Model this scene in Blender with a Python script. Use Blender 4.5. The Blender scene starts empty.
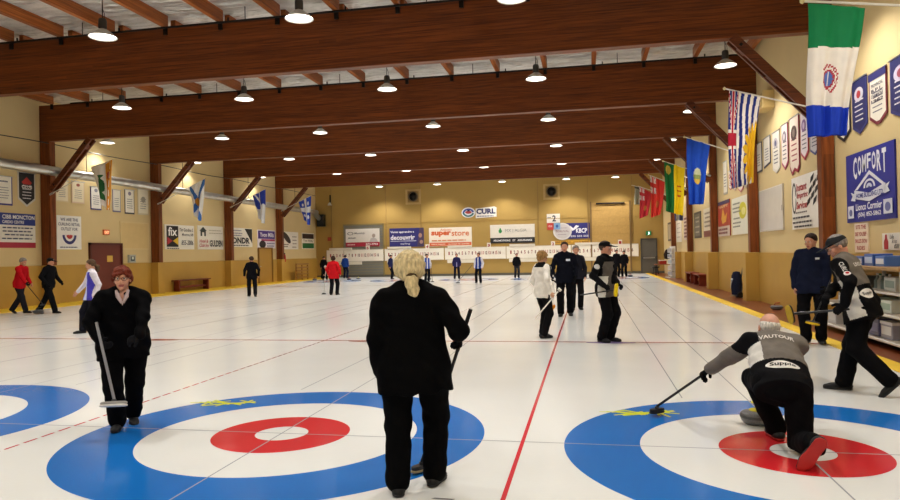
import bpy, bmesh, math, random
import numpy as np
from mathutils import Vector, Matrix, Quaternion
from mathutils.bvhtree import BVHTree
random.seed(7)
PI = math.pi
EXPOSURE = 0.36
SC = bpy.context.scene
COL = SC.collection

# ------------------------------------------------------------------ materials
def lin(c):
    if isinstance(c, str):
        c = [int(c[i:i+2], 16) for i in (0, 2, 4)]
    return tuple((x/255/12.92 if x/255 <= .04045 else ((x/255+.055)/1.055)**2.4) for x in c[:3])
_M = {}
def mat(name, col, rough=.6, var=.08, scale=8., metal=0., spec=.5, emit=0., bump=0., bscale=60., bdist=.02, stretch=None, sheen=0.):
    """procedural surface: base colour with a noise variation, optional bump"""
    if name in _M: return _M[name]
    m = bpy.data.materials.new(name); m.use_nodes = True
    nt = m.node_tree; b = nt.nodes['Principled BSDF']
    c = lin(col)
    tc = nt.nodes.new('ShaderNodeTexCoord')
    src = tc.outputs['Object']
    if stretch:
        mp = nt.nodes.new('ShaderNodeMapping'); mp.inputs['Scale'].default_value = stretch
        nt.links.new(src, mp.inputs['Vector']); src = mp.outputs['Vector']
    nz = nt.nodes.new('ShaderNodeTexNoise'); nz.inputs['Scale'].default_value = scale; nz.inputs['Detail'].default_value = 3
    nt.links.new(src, nz.inputs['Vector'])
    rp = nt.nodes.new('ShaderNodeValToRGB')
    rp.color_ramp.elements[0].position = .3; rp.color_ramp.elements[1].position = .7
    rp.color_ramp.elements[0].color = (*[x*(1-var) for x in c], 1)
    rp.color_ramp.elements[1].color = (*[min(1, x*(1+var)) for x in c], 1)
    nt.links.new(nz.outputs['Fac'], rp.inputs['Fac'])
    nt.links.new(rp.outputs['Color'], b.inputs['Base Color'])
    b.inputs['Roughness'].default_value = rough
    b.inputs['Metallic'].default_value = metal
    b.inputs['Specular IOR Level'].default_value = spec
    if emit:
        nt.links.new(rp.outputs['Color'], b.inputs['Emission Color']); b.inputs['Emission Strength'].default_value = emit
    if bump:
        n2 = nt.nodes.new('ShaderNodeTexNoise'); n2.inputs['Scale'].default_value = bscale
        nt.links.new(src, n2.inputs['Vector'])
        bp = nt.nodes.new('ShaderNodeBump'); bp.inputs['Strength'].default_value = bump; bp.inputs['Distance'].default_value = bdist
        nt.links.new(n2.outputs['Fac'], bp.inputs['Height']); nt.links.new(bp.outputs['Normal'], b.inputs['Normal'])
    _M[name] = m
    return m
def wood(name, c1, c2, axis=0, lam=7.0, rough=.45):
    """laminated timber: grain streaks along one axis plus lamination lines across z"""
    if name in _M: return _M[name]
    m = bpy.data.materials.new(name); m.use_nodes = True
    nt = m.node_tree; b = nt.nodes['Principled BSDF']; N = nt.nodes.new; L = nt.links.new
    tc = N('ShaderNodeTexCoord'); mp = N('ShaderNodeMapping')
    sc = [14., 14., 40.]; sc[axis] = .9
    mp.inputs['Scale'].default_value = sc
    L(tc.outputs['Object'], mp.inputs['Vector'])
    nz = N('ShaderNodeTexNoise'); nz.inputs['Scale'].default_value = 1.; nz.inputs['Detail'].default_value = 5; nz.inputs['Roughness'].default_value = .65
    L(mp.outputs['Vector'], nz.inputs['Vector'])
    rp = N('ShaderNodeValToRGB'); rp.color_ramp.elements[0].position = .32; rp.color_ramp.elements[1].position = .72
    rp.color_ramp.elements[0].color = (*lin(c1), 1); rp.color_ramp.elements[1].color = (*lin(c2), 1)
    L(nz.outputs['Fac'], rp.inputs['Fac'])
    # each lamination has boards of its own tone
    m2 = N('ShaderNodeMapping'); s2 = [3., 3., lam]; s2[axis] = .16
    m2.inputs['Scale'].default_value = s2; L(tc.outputs['Object'], m2.inputs['Vector'])
    vo = N('ShaderNodeTexVoronoi'); vo.inputs['Scale'].default_value = 1.; vo.distance = 'CHEBYCHEV'
    L(m2.outputs['Vector'], vo.inputs['Vector'])
    sp = N('ShaderNodeSeparateColor'); L(vo.outputs['Color'], sp.inputs['Color'])
    mr = N('ShaderNodeMapRange'); mr.inputs['To Min'].default_value = .8; mr.inputs['To Max'].default_value = 1.16
    L(sp.outputs['Red'], mr.inputs['Value'])
    mx = N('ShaderNodeMix'); mx.data_type = 'RGBA'; mx.blend_type = 'MULTIPLY'; mx.inputs['Factor'].default_value = 1
    cb = N('ShaderNodeCombineColor')
    for k in ('Red', 'Green', 'Blue'): L(mr.outputs['Result'], cb.inputs[k])
    L(rp.outputs['Color'], mx.inputs['A']); L(cb.outputs['Color'], mx.inputs['B'])
    L(mx.outputs['Result'], b.inputs['Base Color'])
    b.inputs['Roughness'].default_value = rough; b.inputs['Specular IOR Level'].default_value = .3
    _M[name] = m
    return m
def ice(name, col, var=.03):
    m = mat(name, col, rough=.17, var=var, scale=.7, spec=.5)
    if name + '_b' not in _M:
        _M[name + '_b'] = m
        nt = m.node_tree; b = nt.nodes['Principled BSDF']
        tc = nt.nodes.new('ShaderNodeTexCoord'); nz = nt.nodes.new('ShaderNodeTexNoise'); nz.inputs['Scale'].default_value = 28
        nt.links.new(tc.outputs['Object'], nz.inputs['Vector'])
        bp = nt.nodes.new('ShaderNodeBump'); bp.inputs['Strength'].default_value = .09; bp.inputs['Distance'].default_value = .004
        nt.links.new(nz.outputs['Fac'], bp.inputs['Height']); nt.links.new(bp.outputs['Normal'], b.inputs['Normal'])
    return m
def paint(c, rough=.55):
    return mat('paint_' + c, c, rough=rough, var=.03, scale=3)
def cloth(c, rough=.85, var=.1):
    return mat('cloth_' + c, c, rough=rough, var=var, scale=14, bump=.15, bscale=90, spec=.04)
def metal(c='b8b8ba', rough=.35):
    return mat('metal_' + c, c, rough=rough, var=.05, metal=.85, scale=5)
def plastic(c, rough=.35):
    return mat('plastic_' + c, c, rough=rough, var=.03, scale=6, spec=.35)

# ------------------------------------------------------------------ object helpers
def tag(o, label=None, cat=None, group=None, kind=None):
    if label: o['label'] = label
    if cat: o['category'] = cat
    if group: o['group'] = group
    if kind: o['kind'] = kind
    return o
def empty(name, loc, rz=0., label=None, cat=None, group=None):
    o = bpy.data.objects.new(name, None); COL.objects.link(o)
    o.location = loc; o.rotation_euler = (0, 0, rz); o.empty_display_size = .1
    return tag(o, label, cat, group)
def link(name, me, parent=None, loc=None, rz=0.):
    o = bpy.data.objects.new(name, me); COL.objects.link(o)
    if parent is not None: o.parent = parent
    if loc is not None: o.location = loc
    if rz: o.rotation_euler = (0, 0, rz)
    return o
class MB:
    """collects shapes that become ONE mesh"""
    def __init__(s): s.v = []; s.f = []; s.m = []
    def add(s, vs, fs, mi=0):
        n = len(s.v); s.v += [tuple(p) for p in vs]
        for f in fs: s.f.append([i+n for i in f]); s.m.append(mi)
        return s
    def box(s, c, d, mi=0, rot=None):
        x, y, z = [q/2 for q in d]
        vs = [Vector(p) for p in ((-x,-y,-z),(x,-y,-z),(x,y,-z),(-x,y,-z),(-x,-y,z),(x,-y,z),(x,y,z),(-x,y,z))]
        if rot is not None: vs = [rot @ p for p in vs]
        return s.add([p+Vector(c) for p in vs], [(0,3,2,1),(4,5,6,7),(0,1,5,4),(1,2,6,5),(2,3,7,6),(3,0,4,7)], mi)
    def b2(s, a, b, mi=0):
        return s.box([(p+q)/2 for p, q in zip(a, b)], [abs(q-p) for p, q in zip(a, b)], mi)
    def tube(s, pts, r, n=10, mi=0):
        pts = [Vector(p) for p in pts]; rs = r if isinstance(r, (list, tuple)) else [r]*len(pts)
        vs, fs = [], []; ref = None
        for i, p in enumerate(pts):
            t = ((pts[min(i+1, len(pts)-1)] - pts[max(i-1, 0)])).normalized()
            if ref is None or abs(ref.dot(t)) > .95: ref = Vector((0,0,1)) if abs(t.z) < .9 else Vector((1,0,0))
            u = t.cross(ref).normalized(); w = t.cross(u)
            ref = -w if False else ref
            for k in range(n):
                a = 2*PI*k/n; vs.append(p + (u*math.cos(a) + w*math.sin(a))*rs[i])
        for i in range(len(pts)-1):
            for k in range(n):
                fs.append((i*n+k, i*n+(k+1) % n, (i+1)*n+(k+1) % n, (i+1)*n+k))
        fs.append(tuple(range(n-1, -1, -1))); fs.append(tuple((len(pts)-1)*n+k for k in range(n)))
        return s.add(vs, fs, mi)
    def lathe(s, prof, n=24, mi=0, c=(0,0,0)):
        vs, fs = [], []
        for r, z in prof:
            for k in range(n):
                a = 2*PI*k/n; vs.append((c[0]+r*math.cos(a), c[1]+r*math.sin(a), c[2]+z))
        for i in range(len(prof)-1):
            for k in range(n):
                fs.append((i*n+k, i*n+(k+1) % n, (i+1)*n+(k+1) % n, (i+1)*n+k))
        if prof[0][0] > 1e-4: fs.append(tuple(range(n-1, -1, -1)))
        if prof[-1][0] > 1e-4: fs.append(tuple((len(prof)-1)*n+k for k in range(n)))
        return s.add(vs, fs, mi)
    def prism(s, poly, y0, y1, mi=0):
        """polygon in x,z extruded in y"""
        n = len(poly)
        vs = [(x, y0, z) for x, z in poly] + [(x, y1, z) for x, z in poly]
        fs = [tuple(range(n)), tuple(range(2*n-1, n-1, -1))] + [(i, i+n, (i+1) % n+n, (i+1) % n) for i in range(n)]
        return s.add(vs, fs, mi)
    def flat(s, poly, z, mi=0):
        return s.add([(x, y, z) for x, y in poly], [tuple(range(len(poly)))], mi)
    def build(s, name, mats, parent=None, loc=None, rz=0., smooth=False, bev=0.):
        me = bpy.data.meshes.new(name)
        me.from_pydata(s.v, [], s.f)
        for m in (mats if isinstance(mats, (list, tuple)) else [mats]): me.materials.append(m)
        me.polygons.foreach_set('material_index', s.m)
        bm = bmesh.new(); bm.from_mesh(me); bmesh.ops.recalc_face_normals(bm, faces=bm.faces); bm.to_mesh(me); bm.free()
        if smooth:
            me.polygons.foreach_set('use_smooth', [True]*len(me.polygons))
            try: me.set_sharp_from_angle(angle=.7)
            except Exception: pass
        o = link(name, me, parent, loc, rz)
        if bev:
            b = o.modifiers.new('bevel', 'BEVEL'); b.width = bev; b.segments = 2; b.limit_method = 'ANGLE'
        return o
_TX = {}
def text_mesh(body, bold=.012, shear=0.):
    """lettering outline as (verts, faces) in a unit box 0..1 x 0..1 with its aspect"""
    key = (body, bold, shear)
    if key in _TX: return _TX[key]
    cu = bpy.data.curves.new('lettering', 'FONT'); cu.body = body; cu.size = 1.; cu.offset = bold; cu.resolution_u = 2; cu.shear = shear
    ob = bpy.data.objects.new('lettering', cu); COL.objects.link(ob)
    dg = bpy.context.evaluated_depsgraph_get(); dg.update()
    me = bpy.data.meshes.new_from_object(ob.evaluated_get(dg))
    vs = [tuple(v.co) for v in me.vertices]; fs = [tuple(p.vertices) for p in me.polygons]
    bpy.data.objects.remove(ob); bpy.data.curves.remove(cu); bpy.data.meshes.remove(me)
    x0 = min(v[0] for v in vs); x1 = max(v[0] for v in vs); y0 = min(v[1] for v in vs); y1 = max(v[1] for v in vs)
    r = ([((v[0]-x0)/(x1-x0), (v[1]-y0)/(y1-y0)) for v in vs], fs, (x1-x0)/(y1-y0))
    _TX[key] = r
    return r
def blob(cx, cz, rx, rz, n=24):
    return [(cx+rx*math.cos(2*PI*k/n), cz+rz*math.sin(2*PI*k/n)) for k in range(n)]
def rect(x0, z0, x1, z1): return [(x0,z0),(x1,z0),(x1,z1),(x0,z1)]
WALLS = {'L': (-17.05, PI/2), 'R': (7.76, -PI/2), 'F': (41.9, 0.)}
class Sign:
    """board on a wall; local x right, z up, -y towards the room. h0..h1 = horizontal span along the wall as seen left to right"""
    def __init__(s, name, wall, h0, h1, z0, z1, col, label, cat='sign', group=None, th=.03, off=0., poly=None, part='panel', mats=None):
        p, rz = WALLS[wall]
        if wall == 'R':
            q = (7.76-2.742)/(7.95-2.742); h0, h1 = [-5.722+(h+5.722)*q for h in (h0, h1)]; z0, z1 = [1.593+(z-1.593)*q for z in (z0, z1)]
        loc = {'L': (p+off, h0, z0), 'R': (p-off, h0, z0), 'F': (h0, p-off, z0)}[wall]
        s.w = abs(h1-h0); s.h = z1-z0; s.th = th; s.layer = 0
        s.root = empty(name, loc, rz, label, cat, group)
        s.poly = poly or rect(0, 0, 1, 1)
        s.shape(part, s.poly, col, first=True)
    def _y(s): return -s.th - .003*s.layer
    def shape(s, name, poly, col, first=False, label=None, rough=.55):
        m = col if not isinstance(col, str) else paint(col, rough)
        mb = MB()
        polys = poly if isinstance(poly[0], list) else [poly]
        y = s._y()
        for p in polys:
            q = [(a*s.w, b*s.h) for a, b in p]
            mb.prism(q, -s.th if first else y, -.001 if first else y+.0028)
        s.layer += 1
        o = mb.build(name, m, s.root)
        if label: o['label'] = label
        return o
    def text(s, body, x0, z0, x1, z1, col, bold=.012, shear=0., keep=False, name='lettering', emit=None):
        """one lettering part; body may be a list of (text, x0,z0,x1,z1)"""
        items = body if isinstance(body, list) else [(body, x0, z0, x1, z1)]
        mb = MB(); y = s._y()-.001
        for t, a, b, c, d in items:
            uv, fs, asp = text_mesh(t, bold, shear)
            W, Hh = (c-a)*s.w, (d-b)*s.h
            if keep and W > asp*Hh: a += (W-asp*Hh)/2/s.w; W = asp*Hh
            mb.add([(a*s.w+u*W, y, b*s.h+v*Hh) for u, v in uv], fs)
        s.layer += 1
        return mb.build(name, emit or paint(col), s.root)
    def bars(s, rows, x0, x1, col, th=.018, name='small_print', seed=1):
        """lines of print too small to read in the photo"""
        rnd = random.Random(seed); ps = []
        for z in rows:
            x = x0 + (rnd.random()*.1)*(x1-x0); e = x1 - rnd.random()*.12*(x1-x0)
            while x < e:
                w = min((.05+rnd.random()*.1)*(x1-x0)+.01, e-x); ps.append(rect(x, z, x+w, z+th)); x += w+.018*(x1-x0)+.006
        return s.shape(name, ps, col)
# ------------------------------------------------------------------ the room
FR = [3.25, 9.65, 16.05, 22.5, 29.0, 35.4]
XL, XR, YF, YB = -17.05, 7.76, 41.9, -9.0
m_ice = ice('ice_white', 'e2e4e2'); m_blue = ice('ice_blue', '196cbf', .06); m_red = ice('ice_red', 'c8262d', .06)
m_line_red = ice('ice_line_red', 'c8323c'); m_line_grey = ice('ice_line_grey', '9b9fa6'); m_yel_ice = ice('ice_yellow', 'd2dc3c')
m_logo_red = ice('ice_logo_red', 'b0605c'); m_logo_violet = ice('ice_logo_violet', '8d7fb0')
m_wall = mat('wall_cream', 'd6bf8c', rough=.75, var=.03, scale=.8, bump=.05, bscale=25)
m_far = mat('wall_mustard', 'ab8b48', rough=.75, var=.04, scale=.6, bump=.05, bscale=25)
m_dado = mat('wall_dado_yellow', 'b9923f', rough=.6, var=.05, scale=.9)
m_walk = mat('walkway_brown', '6e3514', rough=.35, var=.18, scale=2.5)
m_yel = mat('kerb_yellow', 'e3bd2c', rough=.5, var=.08, scale=2)
m_beam = wood('beam_timber', '47200a', '8a4719', 0)
m_joist = wood('joist_timber', '7d4019', 'b86c30', 1)
m_post = wood('post_timber', '57290f', '8f4c1e', 2)
m_brace = wood('brace_timber', '45200f', '7d3f1b', 0)
m_foil = mat('ceiling_foil', 'd6d4cf', rough=.38, var=.22, scale=1.6, metal=.35, bump=1., bscale=3.5, bdist=.35, stretch=(.6, 1.6, 1))
m_dark = metal('2a2624', .5); m_steel = metal('b9bcc0', .3); m_grey = paint('76746c'); m_black = plastic('101012')

o = MB().b2((-15.3, YB, -.1), (6.51, YF, 0)).build('floor', m_ice); tag(o, kind='structure')
FLOOR = o
def mark(name, polys, z, m, label=None):
    mb = MB()
    for p in polys: mb.flat(p, z)
    q = mb.build(name, m, FLOOR)
    if label: q['label'] = label
    return q
def ring_mesh(name, cx, cy, r0, r1, z, m, n=160):
    mb = MB(); vs = []; fs = []
    for k in range(n):
        a = 2*PI*k/n; c, s = math.cos(a), math.sin(a)
        vs += [(cx+r0*c, cy+r0*s, z), (cx+r1*c, cy+r1*s, z)]
    for k in range(n):
        j = (k+1) % n; fs.append((2*k, 2*k+1, 2*j+1, 2*j))
    return mb.add(vs, fs).build(name, m, FLOOR)
SHEETS = [-13.04, -8.69, -4.35, 0., 4.347]
def seg(x0, y0, x1, y1, w):
    d = Vector((x1-x0, y1-y0)).normalized(); n = Vector((-d.y, d.x))*w/2
    return [(x0+n.x, y0+n.y), (x0-n.x, y0-n.y), (x1-n.x, y1-n.y), (x1+n.x, y1+n.y)]
for cx in SHEETS:
    for ty in (0., 34.75):
        ring_mesh('outer_ring', cx, ty, 1.219, 1.829, .0008, m_blue)
        ring_mesh('inner_ring', cx, ty, .235, .61, .0008, m_red)
# thin lines: tee lines and every sheet's centre line and two side lines, hog lines, dividers
mark('tee_line', [seg(-15.3, ty, 6.51, ty, .015) for ty in (0., 34.75)], .0016, m_line_grey)
mark('centre_line', [seg(c, -3.6, c, 38.4, .013) for c in SHEETS], .0016, m_line_grey)
mark('side_line', [seg(c+d, 1.9, c+d, 33, .014) for c in SHEETS for d in (-.65, .6)], .0014, m_line_grey)
mark('hog_line', [seg(-15.3, hy, 6.51, hy, .07) for hy in (6.4, 28.35)], .0018, m_line_red)
for i in range(4):
    dx = (SHEETS[i]+SHEETS[i+1])/2 + (.02 if i < 3 else 0)
    if i == 3: mark('divider_line', [seg(dx, -8, dx, 41, .032)], .002, m_line_red)
    elif i == 2: mark('divider_line', [seg(dx, -8+.2*k, dx, -8+.2*k+.15, .026) for k in range(245)], .002, m_line_red)
    else: mark('divider_line', [seg(dx, -8, dx, 41, .022)], .002, m_line_grey)
for cx, m in ((SHEETS[2], m_logo_red), (SHEETS[3], m_logo_red), (SHEETS[4], m_logo_violet)):
    mark('hog_line_sticker', [blob(cx-1.25, 6.34, .42, .13)], .0022, m)
def scribble(cx, cy, seed):
    r = random.Random(seed); ps = []
    for k in range(15):
        x = cx-.26+.52*r.random(); y = cy-.1+.2*r.random(); a = r.random()*PI; l = .1+.2*r.random()
        ps.append(seg(x-l/2*math.cos(a), y-l/3*math.sin(a), x+l/2*math.cos(a), y+l/3*math.sin(a), .03))
    ps.append(blob(cx+.1, cy, .1, .035)); ps.append(seg(cx-.42, cy-.02, cx, cy+.01, .025)); ps.append(seg(cx-.2, cy-.14, cx+.3, cy+.1, .05))
    return ps
for cx in SHEETS[3:]:
    mb = MB()
    for k, q in enumerate(scribble(*((-1.18, 1.1, 0) if cx < 1 else (3.24, 1.17, 4)))): mb.flat(q, .0024+.00006*k)
    mb.build('house_emblem', m_yel_ice, FLOOR)

tag(MB().b2((-17.05, YB, -.1), (-15.3, YF, .012)).build('trim_1', m_yel), kind='structure')
tag(MB().b2((6.51, YB, -.1), (6.79, YF, .012)).build('trim_2', m_yel), kind='structure')
tag(MB().b2((6.79, YB, -.1), (7.76, YF, .006)).build('floor_walkway', m_walk), kind='structure')
tag(MB().b2((XL-.2, YB, -.1), (XL, YF+.2, 7.9)).build('wall_left', m_wall), kind='structure')
tag(MB().b2((XR, YB, -.1), (XR+.2, YF+.2, 7.9)).build('wall_right', m_wall), kind='structure')
tag(MB().b2((XL, YF, -.1), (XR, YF+.2, 7.9)).build('wall_far', m_far), kind='structure')
tag(MB().b2((XL-.2, YB-.2, -.1), (XR+.2, YB, 7.9)).build('wall_back', m_wall), kind='structure')
# dado with pilasters, gaps at the doors on the left
mb = MB()
for a, b in ((YB, 18.3), (20.32, 32.6), (34.7, YF)): mb.b2((XL, a, 0), (XL+.07, b, 1.45))
for f in FR:
    mb.b2((XL, f-.22, 0), (XL+.42, f+.25, 1.45))
tag(mb.build('trim_3', m_dado, bev=.01), kind='structure')
mb = MB().b2((XR-.06, YB, 0), (XR, 33.0, 1.44))
for f in FR[:5]: mb.b2((7.34, f-.18, 0), (XR, f+.3, 1.44))
mb.b2((7.4, 33.0, 0), (XR, 33.12, 1.44))
tag(mb.build('trim_4', m_dado, bev=.01), kind='structure')
tag(MB().b2((XL, YF-.06, 0), (XR, YF, .16)).b2((XL+1.2, YF-.16, 0), (6.2, YF-.06, .1)).build('baseboard_far', paint('5a564c')), kind='structure')
tag(MB().b2((XL, YF-.025, 1.5), (XR-1.8, YF, 2.05)).b2((XL, YF-.03, 3.86), (XR, YF, 3.9)).build('trim_5', m_far), kind='structure')
mb = MB()
for x in (-15.8, -11.6, -9.0, -.6, 2.8, 5.75): mb.b2((x-.02, YF-.04, 2.1), (x+.02, YF, 6.6))
tag(mb.build('trim_6', mat('conduit_tan', '9a7a40', .6)), kind='structure')
tag(MB().b2((XL, YB, 7.66), (XR, YF+.2, 7.9)).build('ceiling', m_foil), kind='structure')

def words(n): return ['nearest', 'second', 'third', 'fourth', 'fifth', 'sixth'][n]
# glulam cross beams (the one over the photographer is out of view but shades the hall)
for i, f in enumerate(FR):
    o = MB().b2((XL, f-.13, 6.03), (XR, f+.13, 7.36)).build('roof_beam', m_beam, bev=.012)
    lab = 'deep laminated brown timber beam overhead behind the camera' if i == 0 else f'deep laminated brown timber roof beam, {words(i-1)} of the five counting from the camera'
    tag(o, lab, 'roof beam', 'timber roof beams', 'thing')
for i, f in enumerate(FR):
    for sd in (-1, 1):
        if i == 0 and sd < 0: continue
        side = 'left' if sd < 0 else 'right'
        x0, x1 = (XL+.021, -16.62) if sd < 0 else (7.49, XR-.021)
        near = 'out of view beside the camera' if i == 0 else f'{words(i-1)} from the camera'
        o = MB().b2((x0, f-.14, .008 if i == 5 and sd > 0 else 1.452), (x1, f+.14, 6.028)).build('timber_post', m_post, bev=.012)
        tag(o, f'brown square timber post against the {side} wall, {near}', 'post', f'timber posts on the {side} wall', 'thing')
        if i == 0: continue
        xw, xt = (-16.62, -14.95) if sd < 0 else (7.49, 5.82)
        mb = MB(); d = Vector((xt-xw, 0, 1.82)); L = d.length; ang = math.atan2(d.z, d.x)
        rot = Matrix.Rotation(-ang, 3, 'Y'); c = Vector(((xt+xw)/2, f, 4.26+.88))
        for dy in (-.11, .11): mb.box(c+Vector((0, dy, 0)), (L, .075, .2), 0, rot)
        mb.box(c, (.3, .15, .16), 0, rot); mb.box(c+d*.36, (.2, .15, .16), 0, rot)
        o = mb.build('knee_brace', m_brace, bev=.008)
        tag(o, f'diagonal double plank brace between {side} post and beam, {words(i-1)} from the camera', 'brace', 'knee braces under the beams', 'thing')
        for q in (-.4, .4):
            for dy in (-.155, .155): MB().box(c+d*q+Vector((0, dy, 0)), (.06, .02, .06), 0, rot).build('bolt_plate', m_dark, o)
# joists
for bay, (y0, y1) in enumerate(((3.4, 9.5), (9.8, 15.9))):
    for k in range(-11, 6):
        x = .04+1.5*k
        if bay == 0 and x > 1.6: continue
        o = MB().b2((x-.065, y0, 7.37), (x+.065, y1, 7.655)).build('ceiling_joist', m_joist)
        tag(o, ['brown ceiling joist above the camera side of the nearest beam', 'brown ceiling joist between the nearest beam and the second beam'][bay], 'joist', ['ceiling joists before the nearest beam', 'ceiling joists between first and second beam'][bay], 'thing')
        MB().b2((x-.05, y1-.045, 7.18), (x+.05, y1-.004, 7.37)).build('joist_hanger', m_dark, o)
for i in (1, 2):
    f = FR[i]
    mb = MB().tube([(-15.6 if i == 2 else XL, f-.26, 7.33), (XR, f-.26, 7.33)], .028, 8)
    for k in range(-10, 6, 3): mb.tube([(.75+1.5*k, f-.26, 7.33), (.75+1.5*k, f-.26, 7.66)], .012, 6)
    for k in range(-10, 6, 2): mb.tube([(.3+1.5*k, f-.26, 7.33), (.3+1.5*k, f-.26, 7.43)], .02, 6)
    tag(mb.build('sprinkler_pipe', m_dark, smooth=True), f'thin dark sprinkler pipe running along the top of the {words(i-1)} beam', 'pipe')

# pendant lamps
m_glow = mat('lamp_glow', 'fff6e6', emit=5.5, var=0.)
def lamp_meshes():
    root = empty('pendant_lamp', (0, 0, 0))
    MB().lathe([(.07, .40), (.085, .36), (.085, .2), (.06, .17)], 20).build('ballast_housing', metal('50504e', .5), root, smooth=True)
    MB().lathe([(.06, .18), (.1, .16), (.2, .085), (.275, .015), (.29, 0), (.286, -.004), (.27, .008), (.195, .075), (.1, .15), (.06, .165)], 32).build('shade', mat('lamp_shade', 'cfcfca', .4, metal=.2), root, smooth=True)
    MB().lathe([(.0001, -.018), (.1, -.012), (.2, 0), (.262, .018), (.0001, .02)], 32).build('diffuser', m_glow, root, smooth=True)
    MB().tube([(0, 0, .39), (0, 0, 1.24)], .011, 6).tube([(.05, 0, .3), (.05, 0, .5), (0, 0, .62)], .006, 5).build('hanging_rod', m_dark, root)
    return root
COLX = {-11.6: 'second', -7.4: 'third', -2.88: 'fourth', 1.43: 'fifth', 6.4: 'right hand'}
rows = [(-5.4, None), (.85, None), (7.15, 'nearest'), (13.3, 'second'), (19.3, 'third'), (25.6, 'fourth'), (32.1, 'fifth'), (35.9, 'sixth'), (40.35, 'last')]
spots = []
for y, rn in rows:
    for x, cn in COLX.items():
        if rn is None: lab = 'round pendant lamp hanging out of view above the camera'
        else: lab = f'white pendant lamp, {rn} row from the camera, {cn} file counting from the left wall'
        if y == 7.15 and x in (-11.6, 6.4): lab = f'round pendant lamp in the nearest row just outside the {"left" if x < 0 else "right"} edge'
        spots.append((x if y != 40.35 or x < 6 else 4.62, y, lab, rn is None))
spots += [(-16.45, 18.8, 'white pendant lamp close to the left wall above the door', 0), (-16.45, 25.2, 'white pendant lamp close to the left wall beyond the third post', 0), (-16.4, 32.1, 'white pendant lamp close to the left wall, farther down', 0)]
LP = lamp_meshes()
kids = list(LP.children)
POWER = 590.
sl = bpy.data.lights.new('lamp_light', 'SPOT'); sl.energy = POWER; sl.color = (1., .955, .89); sl.spot_size = 2.25; sl.spot_blend = .6; sl.shadow_soft_size = .2
for i, (x, y, lab, out) in enumerate(spots):
    if i == 0: r = LP
    else:
        r = LP.copy(); COL.objects.link(r)
        for ch in kids:
            c = ch.copy(); COL.objects.link(c); c.parent = r
    r.location = (x, y, 6.4)
    tag(r, lab, 'lamp', 'pendant lamps out of view' if out else 'pendant lamps under the roof')
    if i == len(spots)-3: sl = sl.copy(); sl.energy = 260.
    l = bpy.data.objects.new('lamp_light', sl); COL.objects.link(l); l.location = (0, 0, -.03); l.parent = r

# silver duct, cable
mb = MB(); pts = [(XL+.63, y, 4.95-.006*(y-9)) for y in range(-8, 42, 2)] + [(-16.6, 41.5, 4.35)]
mb.tube(pts, .17, 16)
for k in range(0, 98): 
    y = -8+.5*k; z = 4.95-.006*(y-9); mb.tube([(XL+.63, y, z), (XL+.63, y+.05, z)], .178, 16)
mb2 = MB()
for f in FR: mb2.tube([(XL+.63, f+1.5, 5.05), (XL+.63, f+1.5, 7.66)], .012, 6)
d = mb.build('air_duct', mat('duct_silver', 'c9c9c4', .28, metal=.8, var=.1, scale=3), smooth=True); tag(d, 'long round silver air duct along the left wall', 'duct')
mb2.build('duct_hanger', m_dark, d)
tag(MB().tube([(XL+.4, y, 5.9+.004*(y-10)+.03*math.sin(y*.9)) for y in range(-8, 42)], .018, 6).build('overhead_cable', m_black), 'black cable strung along the left wall above the duct', 'cable')
r = empty('loudspeaker', (-16.5, 41.6, 3.78), 0, 'black box hanging in the far left corner at the duct end', 'loudspeaker')
MB().b2((-.25, -.25, 0), (.25, .25, .88)).build('cabinet', m_black, r, bev=.015); MB().b2((-.2, -.262, .06), (.2, -.25, .8)).build('grille', mat('grille', '1c1c1e', .9), r); MB().b2((-.04, .25, .4), (.04, .3, .5)).build('bracket', m_dark, r)
r = empty('wall_unit', (XR, 14.4, 5.37), -PI/2, 'cream box shaped wall unit high beside the striped sun flag', 'wall unit')
MB().b2((-.42, -.3, 0), (.42, 0, .48)).build('case', paint('cfb67c'), r, bev=.02); MB().b2((-.36, -.312, .06), (.36, -.3, .4)).build('grille', paint('b09860'), r)

# ---- doors on the left wall
def door(name, loc, rz, w, h, col, handle_side=1, frame='3b1c12', panel_note=False, bar=False):
    r = empty(name, loc, rz); tag(r, kind='structure')
    mb = MB(); t = .09
    mb.b2((-w/2-t, -.1, 0), (-w/2, 0, h+t)).b2((w/2, -.1, 0), (w/2+t, 0, h+t)).b2((-w/2-t, -.1, h), (w/2+t, 0, h+t))
    mb.build('door_frame', paint(frame), r); MB().b2((-w/2, -.05, .01), (w/2, -.001, h)).build('door_panel', paint(col), r)
    if bar: MB().b2((-w/2+.08, -.12, 1.), (w/2-.08, -.05, 1.08)).build('push_bar', m_steel, r)
    else: MB().lathe([(.03, 0), (.035, .02), (.02, .05)], 12, c=(0, 0, 0)).build('door_handle', m_steel, r, loc=(handle_side*(w/2-.12), -.09, 1.0))
    return r
d = door('door_1', (XL, 19.32, .012), PI/2, 1.78, 2.22, '6a2a1c', 1, '5a2216')
s = MB().b2((.04, -.056, 1.52), (.38, -.051, 1.78)).build('notice', paint('d8b04a'), d); s['label'] = 'small yellow notice on the door'
d = door('door_2', (XL, 33.65, .012), PI/2, 1.7, 1.55+.55, 'a98133', -1, '8a6526')
d = door('door_3', (6.78, YF, .006), 0, .9, 2.26, '5d5a54', -1, '45433f', bar=True)
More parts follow.
